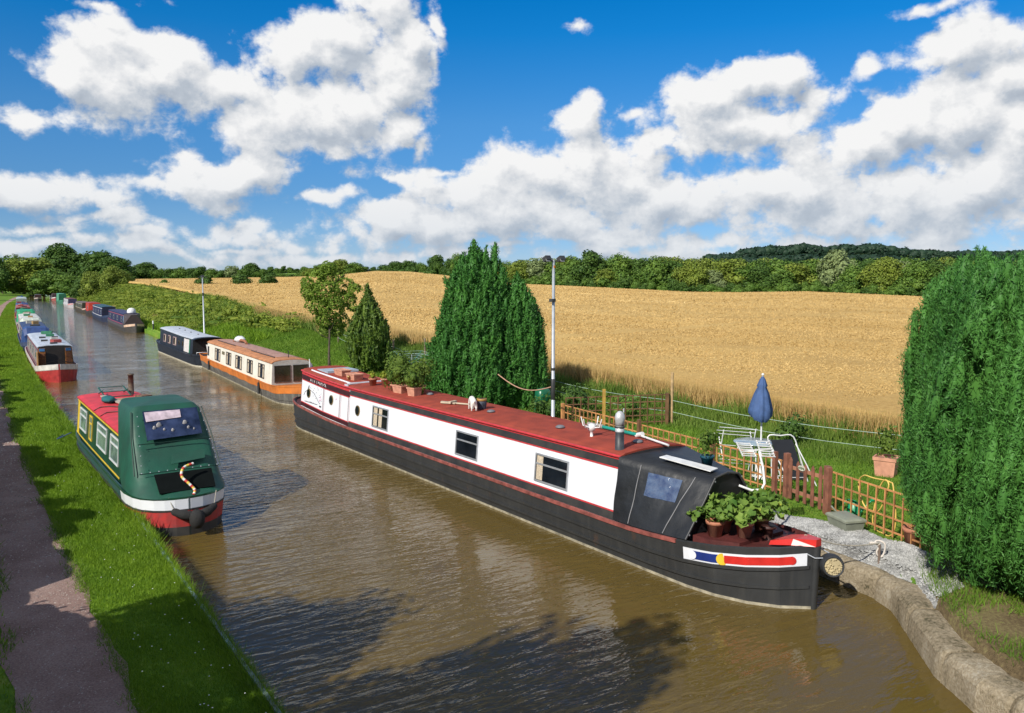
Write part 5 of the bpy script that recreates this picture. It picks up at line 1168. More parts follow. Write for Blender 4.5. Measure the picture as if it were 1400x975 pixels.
simple_boat('far white cruiser under the trees at the bend', 300, 8, 1, (.7,.7,.7), (.75,.75,.75), (.7,.7,.7), (.6,.6,.62), (2.2, 1), 1.5, wins=2, group=GB, cat='boat', name='cabin_cruiser')
simple_boat('farthest white cruiser, a tiny dot at the water end', 316, 7, 1, (.7,.7,.7), (.75,.75,.75), (.7,.7,.7), (.6,.6,.62), (2., 1), 1.5, wins=1, group=GB, cat='boat', name='cabin_cruiser')
simple_boat('dark narrowboat under way in mid canal far off', 262, 15, 1, (.05,.05,.05), (.5,.42,.36), (.09,.035,.03), (.10,.09,.09), (2.5, 1), 1.6, wins=2, u=14.0)
# towpath side
L2 = simple_boat('narrowboat with open carved wooden doors, pale blue roof and red and white bow', 46.2, 16.5, -1, (.42,.035,.035), (.62,.60,.58), (.30,.25,.24), (.52,.57,.64), (2.6, 1.2), 1.62, trim=(.20,.05,.10), wins=4, front=(.02,.015,.012), flash=(.68,.65,.60), group=GL, off=-.02)
WOODB = mat('varnished_brown_wood', (.28, .11, .03), .45, .35, 7.); BLUEQ = mat('panel_blue', (.03, .13, .30), .5)
for sg in (-1, 1):
    mb = MB(); mb.box((sg*.62, 2.44, 1.12), (.34, .05, .92), sg*.25); d_ = mb.build('cabin_door', WOODB, L2.t)
    for z in (.9, 1.2): mb = MB(); mb.box((sg*.61, 2.40, z), (.22, .03, .22), sg*.25); mb.build('door_panel', mat('dark_wood_panel', (.14, .05, .02), .5), d_)
    mb = MB(); mb.box((sg*.61, 2.40, 1.50), (.26, .04, .14), sg*.25); mb.build('door_panel', BLUEQ, d_)
mb = MB(); mb.box((-.84, 2.2, 1.05), (.05, .55, .75)); mb.build('side_screen', mat('yellow_brown_wood', (.45, .25, .10), .5), L2.t)
mb = MB(); mb.loft([[(-.5, .6, .98), (0, .55, 1.10), (.5, .6, .98)], [(-.75, 1.3, .82), (0, 1.3, 1.02), (.75, 1.3, .82)]], smooth=True); mb.build('foredeck_cover', mat('steel_blue_sheet', (.20, .27, .34), .4), L2.t)
for y, x, c in ((6, -.3, BLACKP), (6.2, .35, BLACKP), (9, -.25, BLACKP), (9.1, .4, BLACKP), (3.4, .0, BLACKP)): mb = MB(); mb.box((x, y, 1.77), (.32, .18, .12), R.uniform(-.3, .3)); mb.build('roof_fitting', c, L2.t)
simple_boat('dark blue narrowboat loaded with blue sheets and baskets behind the one with wooden doors', 65.5, 14, -1, (.02,.03,.09), (.06,.08,.16), (.03,.035,.10), (.04,.06,.14), (2.4, 1.), 1.7, trim=(.5,.3,.3), wins=3, hood=1, hoodc=(.03,.07,.22), hoodh=1.9, group=GL, off=-.15)
simple_boat('narrowboat with white covers and a lime green patch at the towpath', 82, 16, -1, (.25,.06,.05), (.5,.42,.4), (.42,.42,.38), (.62,.62,.56), (3, 1.), 1.75, trim=(.5,.2,.2), wins=3, hood=1, hoodc=(.62,.66,.55), hoodh=1.85, group=GL)
simple_boat('narrowboat with a bright green canvas top at the towpath', 101, 14, -1, (.10,.05,.05), (.4,.38,.36), (.22,.05,.05), (.03,.30,.14), (3.4, 1.), 1.75, wins=3, hood=1, hoodc=(.03,.34,.16), hoodh=2.15, group=GL)
simple_boat('orange red narrowboat at the towpath beyond the green topped one', 118, 18, -1, (.42,.06,.04), (.55,.10,.06), (.46,.07,.045), (.40,.10,.07), (2.6, 1.), 1.8, wins=3, front=(.10,.03,.03), group=GL)
simple_boat('narrowboat with a dark blue tonneau at the towpath', 140, 15, -1, (.03,.04,.08), (.12,.14,.2), (.03,.05,.12), (.05,.09,.2), (2.4, 1.), 1.75, wins=2, hood=1, hoodc=(.03,.07,.2), hoodh=2., group=GL)
simple_boat('farthest towpath boat under a pale grey-green cover', 164, 18, -1, (.2,.25,.22), (.45,.5,.46), (.40,.48,.42), (.5,.56,.52), (.9, .8), 2.2, wins=0, group=GL, name='covered_boat')
simple_boat('slate blue narrowboat next to the farthest covered one', 186, 16, -1, (.05,.07,.10), (.10,.13,.18), (.09,.12,.17), (.16,.2,.27), (1.6, 1.), 2.0, wins=2, group=GL)
# ---------------------------------------------------------------- lamp masts
GALV = mat('galvanised_pole', (.48, .51, .55), .4, .12, 5., metal=.3)
def lamp_mast(u, v, top, label, heads):
    z = lz(u, v); t = thing('lamp_post', label, 'lamp post', (u, v, z)); H_ = top-z
    mb = MB(); mb.tube([(0,0,-.2), (0,0,.6), (0,0,.62), (0,0,H_)], [.075,.075,.055,.042], 10); mb.build('pole', GALV, t)
    mb = MB(); mb.bar((-.28,.05,H_-.04), (.28,-.05,H_-.04), .04); mb.build('cross_arm', BLACKP, t)
    for s in heads:
        mb = MB(); mb.box((s*.22, -.04*s-.02, H_+.02), (.20, .16, .13), .2, -.5); l = mb.build('floodlight', BLACKP, t)
        mb = MB(); mb.box((s*.22-.02, -.04*s-.105, H_-.02), (.16, .012, .09), .2, -.5); mb.build('lens', mat('lens_grey', (.25, .25, .24), .2), l)
    return t, H_
t, h = lamp_mast(13.66, 18.5, 5.66, 'tall pale lamp post with two black floodlights, behind the white boat roof', (-1, 1))
mb = MB(); mb.lathe([(.055, 1.15), (.06, 1.16), (.06, 1.75), (.055, 1.76)], n=10); mb.lathe([(.058, 2.0), (.062, 2.01), (.062, 2.07), (.058, 2.08)], n=10); mb.build('black_tape', BLACKP, t)
mb = MB(); mb.box((-.08, -.06, h-1.15), (.16, .12, .09), .3); mb.build('sensor_box', BLACKP, t)
mb = MB(); mb.box((0, 0, h-.2), (.05, .09, .07)); mb.build('orange_clip', mat('orange_clip', (.6, .2, .03), .5), t)
t, h = lamp_mast(13.35, 60, 5.45, 'thin distant lamp post standing behind the black narrowboat', (0,))
mb = MB(); mb.box((0, -.06, h-1.25), (.1, .12, .2)); mb.build('sensor_box', BLACKP, t)
# ---------------------------------------------------------------- garden fences
TREL = mat('orange_stained_wood', (.58, .27, .10), .7, .25, 4.); DTREL = mat('brown_wood_with_shade', (.20, .10, .045), .8, .25, 5.); PICK = mat('red_brown_wood', (.27, .105, .065), .75, .25, 5.)  # the darker brown puts the back trellis's shade into its colour
def trellis(label, a, b, h, m, postm, posts, rails=4, pitch=.22, z0=.06, cat='trellis fence', jig=0):
    a = Vector((*a, lz(*a))); b = Vector((*b, lz(*b))); d = b-a; L = d.length; t = thing('trellis_fence', label, cat, a)
    n = max(1, round(L/1.85)); nn = Vector((-d.y, d.x, 0)).normalized()
    for k in range(n):
        p = d*(k/n); q = d*((k+1)/n); mb = MB(); jz = R.uniform(-jig, jig)
        for i in range(rails): z = z0+.08+(h-z0-.1)*i/(rails-1)+jz; mb.bar(p+Vector((0,0,z))+nn*.012, q+Vector((0,0,z))+nn*.012, .018, .030)
        m_ = max(2, round((q-p).length/pitch))
        for j in range(m_+1): c = p+(q-p)*((j+.02)/(m_+.04)); mb.bar(c+Vector((0,0,z0+jz))-nn*.008, c+Vector((0,0,h+jz))-nn*.008, .032, .016)
        mb.build('lattice_panel', m, t)
    for f, hp, pm in posts:
        mb = MB(); c = d*f-nn*.06; mb.box((c.x, c.y, hp/2-.1), (.085, .085, hp+.2), math.atan2(d.y, d.x)); mb.build('post', pm, t)
    return t
trellis('long orange trellis fence running from the lamp post to the picket gate', (14.72, 19.35), (13.92, 10.75), .80, TREL, DTREL, ((0, .85, TREL), (.44, .92, DTREL), (.765, .9, DTREL), (.985, .95, PICK)))
trellis('short orange trellis fence hung with a yellow hose, right of the picket gate', (13.62, 9.40), (12.85, 6.6), .88, TREL, PICK, ((.02, .95, PICK), (.93, .95, PICK)))
trellis('shade-darkened brown trellis running back from the fence corner to the wheat', (14.85, 19.45), (17.75, 17.95), 1.0, DTREL, DTREL, ((.36, 1.25, mat('yellow_stained_post', (.50, .30, .06), .7, .2, 5.)), (.97, 1.1, DTREL)), 5, .22)
t = thing('picket_gate', 'small red-brown picket gate with pointed tops and an oval plaque', 'gate', (13.90, 10.6, .5))
d = Vector((13.64-13.90, 9.46-10.6, 0)); dn = Vector((-d.y, d.x, 0)).normalized()
if dn.x > 0: dn = -dn
for f, w_, h_ in ((.0, .11, .97), (1.0, .10, .95)):
    mb = MB(); c = d*f; mb.box((c.x, c.y, h_/2-.05), (.10, w_, h_+.1), math.atan2(d.y, d.x)); mb.build('gate_post', PICK, t)
for k in range(5):
    f = .13+.74*k/4; c = d*f+dn*.03; top = .86-.10*math.sin(pi*k/4)*.6; u_ = d.normalized()*.04; w2 = dn*.010
    mb = MB(); P_ = [c-u_, c+u_, c+u_+Vector((0,0,top)), c+Vector((0,0,top+.06)), c-u_+Vector((0,0,top))]
    P_ = [p+Vector((0,0,.05)) if i < 2 else p for i, p in enumerate(P_)]
    A_ = [p+w2 for p in P_]; B_ = [p-w2 for p in P_]; mb.add(A_+B_, [(0,1,2,3,4), (9,8,7,6,5)]+[(i, (i+1) % 5, 5+(i+1) % 5, 5+i) for i in range(5)], False); mb.build('picket', PICK, t)
mb = MB()
for z in (.22, .70): mb.bar(d*.05+Vector((0,0,z))-dn*.005, d*.95+Vector((0,0,z))-dn*.005, .03, .07)
mb.build('gate_rail', mat('pale_rail', (.40, .18, .11), .75, .2, 5.), t)
mb = MB(); mb.disc(d*.42+dn*.042+Vector((0,0,.76)), dn, .055, 20, .008, sx=1.9); pq = mb.build('plaque', mat('cream_plaque', (.62, .60, .50), .5), t)
mb = MB()
for i in range(5): mb.box(d*(.36+.03*i)+dn*.053+Vector((0,0,.76+.006*(i % 2))), (.012, .022, .03+.01*(i % 3)), math.atan2(d.y, d.x)+.0)
mb.build('lettering', mat('plaque_green_ink', (.10, .16, .08), .6), pq)
# yellow hose
hose = [(13.59,8.66,1.44),(13.64,8.76,1.36),(13.66,8.80,1.22),(13.63,8.72,1.0),(13.56,8.56,.85),(13.50,8.38,.83),(13.44,8.24,.90),(13.40,8.14,1.06),(13.36,8.04,1.32),(13.37,8.03,1.45),(13.40,8.11,1.50),(13.44,8.2,1.42),(13.47,8.28,1.25),(13.49,8.35,.98),(13.49,8.38,.66),(13.46,8.28,.53),(13.41,8.14,.52),(13.35,7.97,.52),(13.31,7.86,.64),(13.30,7.83,.89),(13.32,7.88,1.22),(13.35,7.94,1.46),(13.38,8.0,1.48),(13.40,8.1,1.49),(13.5,8.4,1.46),(13.57,8.6,1.46),(13.59,8.66,1.44)]
def spline(pts, m=5):
    P_ = [Vector(p) for p in pts]; out = []
    for i in range(len(P_)-1):
        p0, p1, p2, p3 = P_[max(i-1,0)], P_[i], P_[i+1], P_[min(i+2,len(P_)-1)]
        for k in range(m):
            t_ = k/m; out.append(.5*((2*p1)+(p2-p0)*t_+(2*p0-5*p1+4*p2-p3)*t_*t_+(3*p1-p0-3*p2+p3)*t_**3))
    return out+[P_[-1]]
mb = MB(); mb.tube([p+Vector((-.055, -.03, 0)) for p in spline(hose, 5)], .0135, 7); o = mb.build('hose', mat('yellow_hose', (.72, .50, .12), .45)); tag(o, 'yellow garden hose looped over the short trellis', 'hose')
# wire fence along the wheat
t = thing('wire_fence', 'wire fence on thin wooden posts between the garden and the wheat', 'fence', (17.8, 17.9, .55))
W0 = Vector((17.8, 17.9, .55)); WOODP = mat('grey_post_wood', (.22, .17, .11), .85, .25, 6.); PALEP = mat('pale_post_wood', (.50, .34, .17), .8, .2, 6.)
posts = [((17.85, 17.95), 1.65, PALEP), ((18.45, 10.2), 1.0, WOODP), ((18.9, 4.2), 1.0, WOODP), ((17.75, 25.5), 1.1, WOODP), ((17.55, 34), 1.55, WOODP), ((17.8, 38), 1.15, WOODP), ((18.2, 43), 1.1, WOODP), ((18.7, 48), 1.0, WOODP)]
for (x, y), h_, m in posts:
    mb = MB(); z = lz(x, y); mb.tube([(x-W0.x, y-W0.y, z-W0.z-.2), (x-W0.x, y-W0.y, z-W0.z+h_)], .045, 7); mb.build('post', m, t)
mb = MB(); line = [(18.9,4.2),(18.45,10.2),(17.85,17.95),(17.75,25.5),(17.55,34),(17.8,38),(18.2,43),(18.7,48)]
for hz_ in (.42, .78):
    for (a, b), (c, e) in zip(line[:-1], line[1:]):
        mb.tube([(a+(c-a)*k/6-W0.x, b+(e-b)*k/6-W0.y, lz(a+(c-a)*k/6, b+(e-b)*k/6)+hz_-.13*math.sin(pi*k/6)-W0.z) for k in range(7)], .008, 4)
mb.build('wire', mat('pale_green_wire', (.42, .55, .46), .4), t)
# ---------------------------------------------------------------- garden things
MP = lambda n, c, r=.5, **k: mat(n, c, r, **k)
# parasol
t = thing('parasol', 'closed dark blue parasol on a white pole standing through the garden table', 'parasol', (14.9, 12.1, .5))
mb = MB(); mb.tube([(0,0,0), (0,0,2.38)], .02, 8); mb.lathe([(.2, 0), (.2, .05), (.05, .07), (.03, .25)], n=14); mb.build('pole', PW, t)
mb = MB(); n = 24; rings = []
for z, r in ((2.38,.015),(2.30,.055),(2.2,.085),(2.16,.10),(2.12,.085),(1.98,.14),(1.8,.185),(1.62,.225),(1.5,.225),(1.40,.16)):
    rings.append([(r*(1+.22*math.cos(8*2*pi*k/n))*math.cos(2*pi*k/n)-.06*(2.38-z), r*(1+.22*math.cos(8*2*pi*k/n))*math.sin(2*pi*k/n), z-(.07*math.cos(2*pi*k/n+1.9) if z < 1.6 else 0)) for k in range(n)])
mb.loft([q+[q[0]] for q in rings], smooth=True); mb.build('canopy', MP('blue_parasol_cloth', (.055, .11, .26), .8, scale=9.), t)
mb = MB(); mb.blob((0,0,2.41), .035, 8, 5); mb.build('finial', PW, t)
# table
WHT = MP('white_tube_frame', (.74, .75, .76), .35)
t = thing('garden_table', 'round grey glass garden table around the parasol pole', 'table', (14.68, 12.1, .5))
mb = MB(); mb.lathe([(0, .86), (.46, .86), (.48, .875), (.46, .89), (0, .89)], n=28); mb.build('table_top', MP('pale_glass_top', (.30, .38, .42), .15, spec=.7), t)
for k in range(4): a = pi/4+k*pi/2; mb = MB(); mb.tube([(.36*math.cos(a), .36*math.sin(a), .86), (.40*math.cos(a), .40*math.sin(a), 0)], .014, 6); mb.build('leg', WHT, t)
# reclining chair stood on end
t = thing('reclining_chair', 'folded reclining chair with black cloth and white frame leaning by the gate', 'chair', (14.95, 11.5, .5))
rx = Vector((.50, -.30, 0)); lean = Vector((-.34, .18, 1.06))
for k, (off, nm) in enumerate(((Vector((0,0,0)), 'back_frame'), (Vector((.05,.14,.0)), 'seat_frame'))):
    a = off; b = off+rx; c = off+rx+lean*(1 if k == 0 else .85); e = off+lean*(1 if k == 0 else .85)
    mb = MB(); mb.tube(spline([a, a.lerp(e,.5), e, e.lerp(c,.5)+Vector((0,0,.03)), c, c.lerp(b,.5), b], 4), .016, 7); mb.tube([a+lean*.12, b+lean*.12], .013, 6); mb.build(nm, WHT, t)
mb = MB(); nn = rx.cross(lean).normalized(); a, b = rx*.08+lean*.30, rx*.92+lean*.30; c, e = rx*.92+lean*.94, rx*.08+lean*.94
mb.panel(a, b, c, e, t=.02, off=-.01); mb.build('back_cloth', MP('black_mesh_cloth', (.018, .02, .03), .8), t)
mb = MB(); a, b = rx*.08-Vector((0,0,-.08)), rx*.92-Vector((0,0,-.08)); mb.panel(a, b, rx*.92+lean*.27, rx*.08+lean*.27, t=.02, off=-.01); mb.build('seat_cloth', _M['black_mesh_cloth'], t)
mb = MB()
for s in (0, 1):
    p = rx*s; mb.tube([p+lean*.85, p+lean*.45+Vector((-.12,-.22,0)), p+Vector((-.16,-.34,.0))], .014, 6); mb.tube([p+lean*.5, p+Vector((.10,.26,.02))], .013, 6)
mb.build('folding_legs', WHT, t)
# clothes airer
t = thing('clothes_airer', 'white wire clothes airer with long thin rods beside the garden table', 'clothes airer', (14.6, 12.5, .5))
mb = MB(); ax = Vector((.95, -.42, 0)).normalized()*.95; sd_ = Vector((.25, .55, 0))
for z, o_ in ((1.18, 0), (1.08, .25), (.98, .5), (.78, -.12), (.66, .1), (.44, -.1), (.34, .1)):
    c = sd_*o_+Vector((0, 0, z)); mb.tube([c-ax*.5, c+ax*.5+Vector((0,0,-.10))], .009, 5)
mb.build('rods', WHT, t)
for s in (-.42, .42):
    mb = MB(); mb.tube([ax*s+sd_*.5, ax*s-sd_*.1+Vector((0,0,1.12))], .013, 6); mb.tube([ax*s-sd_*.45, ax*s+sd_*.4+Vector((0,0,1.0))], .013, 6); mb.build('side_frame', WHT, t)
# storage tub, watering can
t = thing('storage_tub', 'grey-green plastic storage tub with a lid on the grass beside the gravel', 'tub', (13.02, 8.62, lz(13.02, 8.62)), -.35)
OLIVE = MP('grey_olive_plastic', (.20, .22, .17), .5)
mb = MB(); mb.loft([[(-.20*q, -.28*q, z), (.20*q, -.28*q, z), (.20*q, .28*q, z), (-.20*q, .28*q, z)] for q, z in ((.86,.0),(.95,.15),(1,.22))], closed=True, cap=True); mb.build('box', OLIVE, t)
mb = MB(); mb.loft([[(-.21*q, -.29*q, z), (.21*q, -.29*q, z), (.21*q, .29*q, z), (-.21*q, .29*q, z)] for q, z in ((1.03,.215),(1.03,.25),(.9,.275),(.6,.285))], closed=True, cap=True); mb.build('lid', MP('grey_olive_lid', (.24, .26, .20), .5), t)
mb = MB(); mb.tube(spline([(-.05,.2,.28),(-.12,.26,.38),(-.02,.33,.30)], 4), .018, 6); mb.build('handle', OLIVE, t)
t = thing('watering_can', 'green plastic watering can behind the short trellis', 'watering can', (13.92, 9.05, .5), -.6)
GPL = MP('bright_green_plastic', (.01, .28, .12), .4)
mb = MB(); mb.lathe([(0,0),(.12,0),(.13,.03),(.12,.22),(.06,.27),(.06,.29)], n=16); mb.build('body', GPL, t)
mb = MB(); mb.tube([(.10,0,.06),(.26,0,.24),(.32,0,.30)], [.03,.018,.016], 7); mb.lathe([(.015,0),(.05,.05),(.05,.06),(0,.06)], (.32,0,.30), 12, Matrix.Rotation(.8, 3, 'Y')); mb.build('spout', GPL, t)
mb = MB(); mb.tube(spline([(-.11,0,.05),(-.22,0,.18),(-.12,0,.33),(.03,0,.30)], 5), .014, 6); mb.build('handle', GPL, t)
# plants in pots
TERRA = MP('terracotta', (.50, .20, .115), .75, var=.2, scale=7.); TERRA2 = MP('pale_terracotta', (.60, .29, .19), .75, var=.15, scale=7.)
POTL = leafmat('pot_plant_leaf', (.05, .11, .014), (.18, .26, .04), .35, 2.5); POTY = leafmat('yellow_pot_leaf', (.15, .22, .02), (.40, .42, .05), .35, 3.); MARROW = leafmat('marrow_leaf', (.06, .15, .024), (.26, .38, .07), .35, 4., c3=(.5, .46, .07))
def round_pot(mb, r, h): mb.lathe([(0,0),(r*.68,0),(r*.92,h*.78),(r*1.03,h*.79),(r*1.05,h),(r*.92,h),(r*.88,h*.86),(0,h*.86)], n=18); return mb
def box_pot(mb, a, b, h): mb.loft([[(-a*q,-b*q,z),(a*q,-b*q,z),(a*q,b*q,z),(-a*q,b*q,z)] for q, z in ((.82,0),(.96,h*.82),(1.04,h*.83),(1.06,h),(.92,h),(.9,h*.9))], closed=True, cap=True); return mb
def bushy(rx_, rz, cz, n, ls, rng=NR, flat=.55): 
    return crown_mesh([((NR.uniform(-.35,.35)*rx_, NR.uniform(-.35,.35)*rx_, cz+NR.uniform(-.25,.35)*rz), (rx_*.62, rx_*.62, rz*.62)) for _ in range(6)], n, ls, rng, flat, core=.45)
def potted(name, label, loc, rz, pot, plant, group=None, potm=TERRA):
    t = thing(name, label, 'potted plant' if plant else 'pot', loc, rz, group)
    mb = MB(); (round_pot if len(pot) == 2 else box_pot)(mb, *pot); mb.build('pot', potm, t); h_ = pot[-1]
    if plant: rx_, rz_, m, n, ls = plant; V, F = bushy(rx_, rz_, h_+rz_*.55, n, ls); fast_mesh('foliage', V, F, m, t)
    return t
potted('potted_shrub', 'square terracotta planter with a dark shrub on the lawn near the wheat edge', (17.35, 10.5, .55), .35, (.24,.24,.46), (.32, .52, POTL, 1500, .07), potm=TERRA2)
t = potted('terracotta_pot', 'orange terracotta pot half hidden behind the big right-hand conifer', (13.2, 7.45, .5), .0, (.17,.32), None)
# shrubs
for x, y, w_, h_, k, lab in ((16.2,20.9,1.5,1.15,'darkbush','dark leafy bush behind the corner of the trellis'),(15.0,20.6,1.1,1.0,'darkbush','dark bush between the green tarpaulin and the trellis'),(17.4,19.6,1.2,.9,'bush','mid green bush behind the brown trellis'),(18.2,13.8,.9,.95,'darkbush','dark round bush in the weeds right of the reclining chair'),(17.2,29.5,1.5,1.1,'darkbush','dark low bush beside the rotary clothes line'),(16.9,36.0,1.4,1.1,'darkbush','dark bush in the shade of the small cypress')):
    z = lz(x, y); t = thing('garden_shrub', lab, 'shrub', (x, y, z-.05)); V, F = crown_mesh([((NR.uniform(-.3,.3)*w_, NR.uniform(-.3,.3)*w_, h_*NR.uniform(.3,.7)), (w_*.33, w_*.33, h_*.36)) for _ in range(9)], 900, .085, NR, .6, core=.4)
    fast_mesh('foliage', V, F, DARKG if 'dark' in lab else MIDG, t)
# tarpaulin-wrapped barbecue
t = tag(None or MB().build('covered_barbecue', []), 'dark green tarpaulin wrapped over a tall narrow barbecue', 'barbecue') if 0 else None
mb = MB(); n = 36; rg = []
for z, r in ((0,.30),(.05,.29),(.4,.27),(.8,.255),(.98,.24),(1.06,.17),(1.09,0.01)):
    rg.append([(r*(1+.10*math.sin(7*2*pi*k/n+z*2)*(1.1-z))*math.copysign(abs(math.cos(2*pi*k/n))**.7, math.cos(2*pi*k/n)), r*.85*(1+.10*math.sin(5*2*pi*k/n)*(1.1-z))*math.copysign(abs(math.sin(2*pi*k/n))**.7, math.sin(2*pi*k/n)), z) for k in range(n)])
mb.loft([q+[q[0]] for q in rg], smooth=True); o = mb.build('covered_barbecue', MP('green_tarpaulin', (.008, .12, .055), .3, bump=.5, bscale=9.)); o.location = (15.24, 21.2, lz(15.24, 21.2)-.02); tag(o, 'dark green tarpaulin wrapped over a narrow waist-high object by the lamp post', 'covered object'); o.name = 'tarpaulin_cover'
# shed
t = thing('garden_store', 'low cream garden store with a green sloping roof left of the twin-topped conifer', 'shed', (14.0, 27.15, .5), -.25)
CRW = MP('cream_cladding', (.66, .58, .46), .7, var=.08, scale=3.)
mb = MB()
for k in range(6): mb.box((0, 0, .07+.135*k), (.9, .8, .128))
mb.build('wall', CRW, t); mb = MB(); mb.loft([[(-.5,-.48,.84),(.5,-.48,.84),(.5,-.48,.90),(-.5,-.48,.90)],[(-.5,.48,1.12),(.5,.48,1.12),(.5,.48,1.18),(-.5,.48,1.18)]], closed=True, cap=True); mb.build('roof', MP('sea_green_roof', (.01, .20, .17), .5), t)
mb = MB(); mb.add([(-.45,-.4,.82),(-.45,.4,.82),(-.45,.4,1.09)], [(0,2,1)]); mb.add([(.45,-.4,.82),(.45,.4,.82),(.45,.4,1.09)], [(0,1,2)]); mb.add([(-.45,.399,.82),(.45,.399,.82),(.45,.399,1.09),(-.45,.399,1.09)], [(0,3,2,1)]); mb.build('gable', CRW, t)
# rotary line
t = thing('rotary_clothes_line', 'green rotary clothes line with a thin grey pole behind the potted plants', 'clothes line', (16.35, 33, .5))
mb = MB(); mb.tube([(0,0,0),(0,0,1.25)], .025, 8); mb.build('pole', GALV, t)
for k in range(4): a = .6+k*pi/2; mb = MB(); mb.tube([(0,0,.85),(.95*math.cos(a), .95*math.sin(a), 1.35)], .014, 6); mb.build('arm', MP('dark_green_arm', (.02, .2, .15), .5), t)
mb = MB()
for f in (.45, .62, .8, 1.): 
    P_ = [(f*.95*math.cos(.6+k*pi/2), f*.95*math.sin(.6+k*pi/2), .85+.5*f) for k in range(5)]
    for a, b in zip(P_[:-1], P_[1:]): mb.tube([a, b], .007, 4)
mb.build('line', MP('pale_green_line', (.35, .5, .42), .5), t)
mb = MB(); mb.loft([[(-.12,-.05,0),(.12,-.05,0),(.12,.05,0),(-.12,.05,0)],[(-.15,-.08,-.25),(.15,-.08,-.25),(.15,.08,-.25),(-.15,.08,-.25)]], closed=True, cap=True); mb.tube([(0,0,0),(0,0,.30)], .008, 4); o = mb.build('peg_bag', MP('pale_blue_cloth', (.42, .56, .70), .7)); o.location = (15.85, 33.0, 1.3); tag(o, 'pale blue peg bag hanging from the rotary clothes line', 'bag')
# line from the conifer to the lamp post
mb = MB(); a, b = Vector((14.4, 22.6, 1.95)), Vector((13.66, 18.45, 2.05)); mb.tube([a.lerp(b, k/12)+Vector((0,0,-.30*math.sin(pi*k/12))) for k in range(13)], .018, 6); o = mb.build('washing_line', MP('pinkish_rope', (.52, .30, .20), .7)); tag(o, 'sagging pinkish washing line from the twin-topped conifer to the lamp post', 'rope')
# mooring ring and rope, bank post
t = thing('mooring_pin', 'rusty mooring pin with a white looped rope in the gravel by the kerb corner', 'mooring pin', (12.05, 7.35, .46))
mb = MB(); mb.tube([(0,0,-.1),(.0,0,.30)], .022, 8); mb.build('pin', MP('rusty_iron', (.18, .13, .10), .7), t)
mb = MB(); mb.tube(spline([(0,0,.26),(-.03,.06,.33),(.02,.02,.35),(.07,-.05,.30),(.06,-.04,.14),(.02,.0,.08),(-.03,.03,.16),(0,0,.26)], 5), .015, 6); mb.tube(spline([(0,0,.30),(-.08,.08,.32),(-.12,.1,.31)], 4), .02, 6); mb.build('rope_loop', MP('white_rope', (.68, .62, .56), .8), t)
# ---------------------------------------------------------------- things on and around the white boat
BM = Matrix.Translation((10.5, 7.45, 0)) @ Matrix.Rotation(.0305, 4, 'Z')
def on(x, y, z): return BM @ Vector((x, y, z))
def rz_(y, x): return ztb(y)+.035+.085*math.sqrt(max(0, 1-(x/.83)**2))
p0, p1 = on(.1, .25, 1.08), Vector((12.05, 7.35, .78))
mb = MB(); mb.tube([p0.lerp(p1, k/8)+Vector((0,0,-.10*math.sin(pi*k/8))) for k in range(9)], .012, 6); o = mb.build('mooring_rope', ROPE); tag(o, 'thin mooring rope from the bow of the white boat to the pin in the gravel', 'rope')
mb = MB(); mb.lathe([(.19,-.16),(.21,-.10),(.215,0),(.20,.12),(.15,.17),(0,.18)], n=22); mb.lathe([(.19,-.16),(.165,-.165),(.155,-.15)], n=22)
o_ = thing('bow_fender', 'black drum-shaped bow fender with a coiled rope face hanging at the white boat bow', 'fender', on(.13, -.20, .72)); o_.scale = (.82, .82, .82); M_ = Vector((-.62, -.72, .12)).normalized()
ob = mb.build('drum', MP('black_rubber', (.028, .03, .033), .6, bump=.3), o_); o_.rotation_mode = 'QUATERNION'; o_.rotation_quaternion = Vector((0,0,-1)).rotation_difference(M_)
mb = MB(); mb.mat(0); mb.disc((0,0,-.145), (0,0,-1), .155, 20, .01)
for k in range(60): a = R.uniform(0, 2*pi); r = .145*math.sqrt(R.random()); mb.blob((r*math.cos(a), r*math.sin(a), -.158), R.uniform(.016,.026), 6, 4)
mb.build('rope_face', MP('straw_rope', (.46, .38, .22), .9), o_)
mb = MB(); mb.tube([on(-.25,.3,.98), on(-.12,-.02,.85), on(.1,-.2,.86)], .012, 5); mb.tube([on(.25,.3,.98), on(.24,-.05,.9), on(.22,-.2,.86)], .012, 5); o = mb.build('fender_chain', GALV); o.parent = o_; o.matrix_parent_inverse = Matrix.Translation((0,0,0)); 
o_.matrix_basis  # placed above
from mathutils import Quaternion
o.matrix_parent_inverse = (Matrix.Translation(o_.location) @ o_.rotation_quaternion.to_matrix().to_4x4()).inverted()
# marrow plants on the foredeck
def marrow(n, spread, h, rng, size=.17):
    V_, F_ = [], []
    for k in range(n):
        a = rng.uniform(0, 2*pi); r = spread*math.sqrt(rng.uniform(.02, 1)); z = h*(1-.5*(r/spread)**2)*rng.uniform(.6, 1.1)
        c = np.array([r*math.cos(a), r*math.sin(a), z]); s = size*rng.uniform(.6, 1.25)
        nn = np.array([math.cos(a)*.55, math.sin(a)*.55, .8])+rng.normal(size=3)*.28; nn /= np.linalg.norm(nn)
        x = np.cross(nn, [0, 0, 1.]); x /= np.linalg.norm(x)+1e-9; y = np.cross(nn, x); b = len(V_)
        V_.append(c-nn*.03)
        for i in range(10):
            t_ = 2*pi*i/10; q = s*(.55 if i % 2 else .5*1.0+.45*s/size*.5)*(1+.15*rng.normal()); V_.append(c+x*math.cos(t_)*q+y*math.sin(t_)*q+nn*(.02*rng.normal()))
        F_ += [(b, b+1+i, b+1+(i+1) % 10) for i in range(10)]
        # stalk
        b = len(V_); foot = np.array([.04*math.cos(a), .04*math.sin(a), .0]); w_ = x*.006
        V_ += [foot-w_, foot+w_, c+w_-nn*.03]; F_.append((b, b+1, b+2))
    return np.array(V_), np.array(F_)
DZ = .876
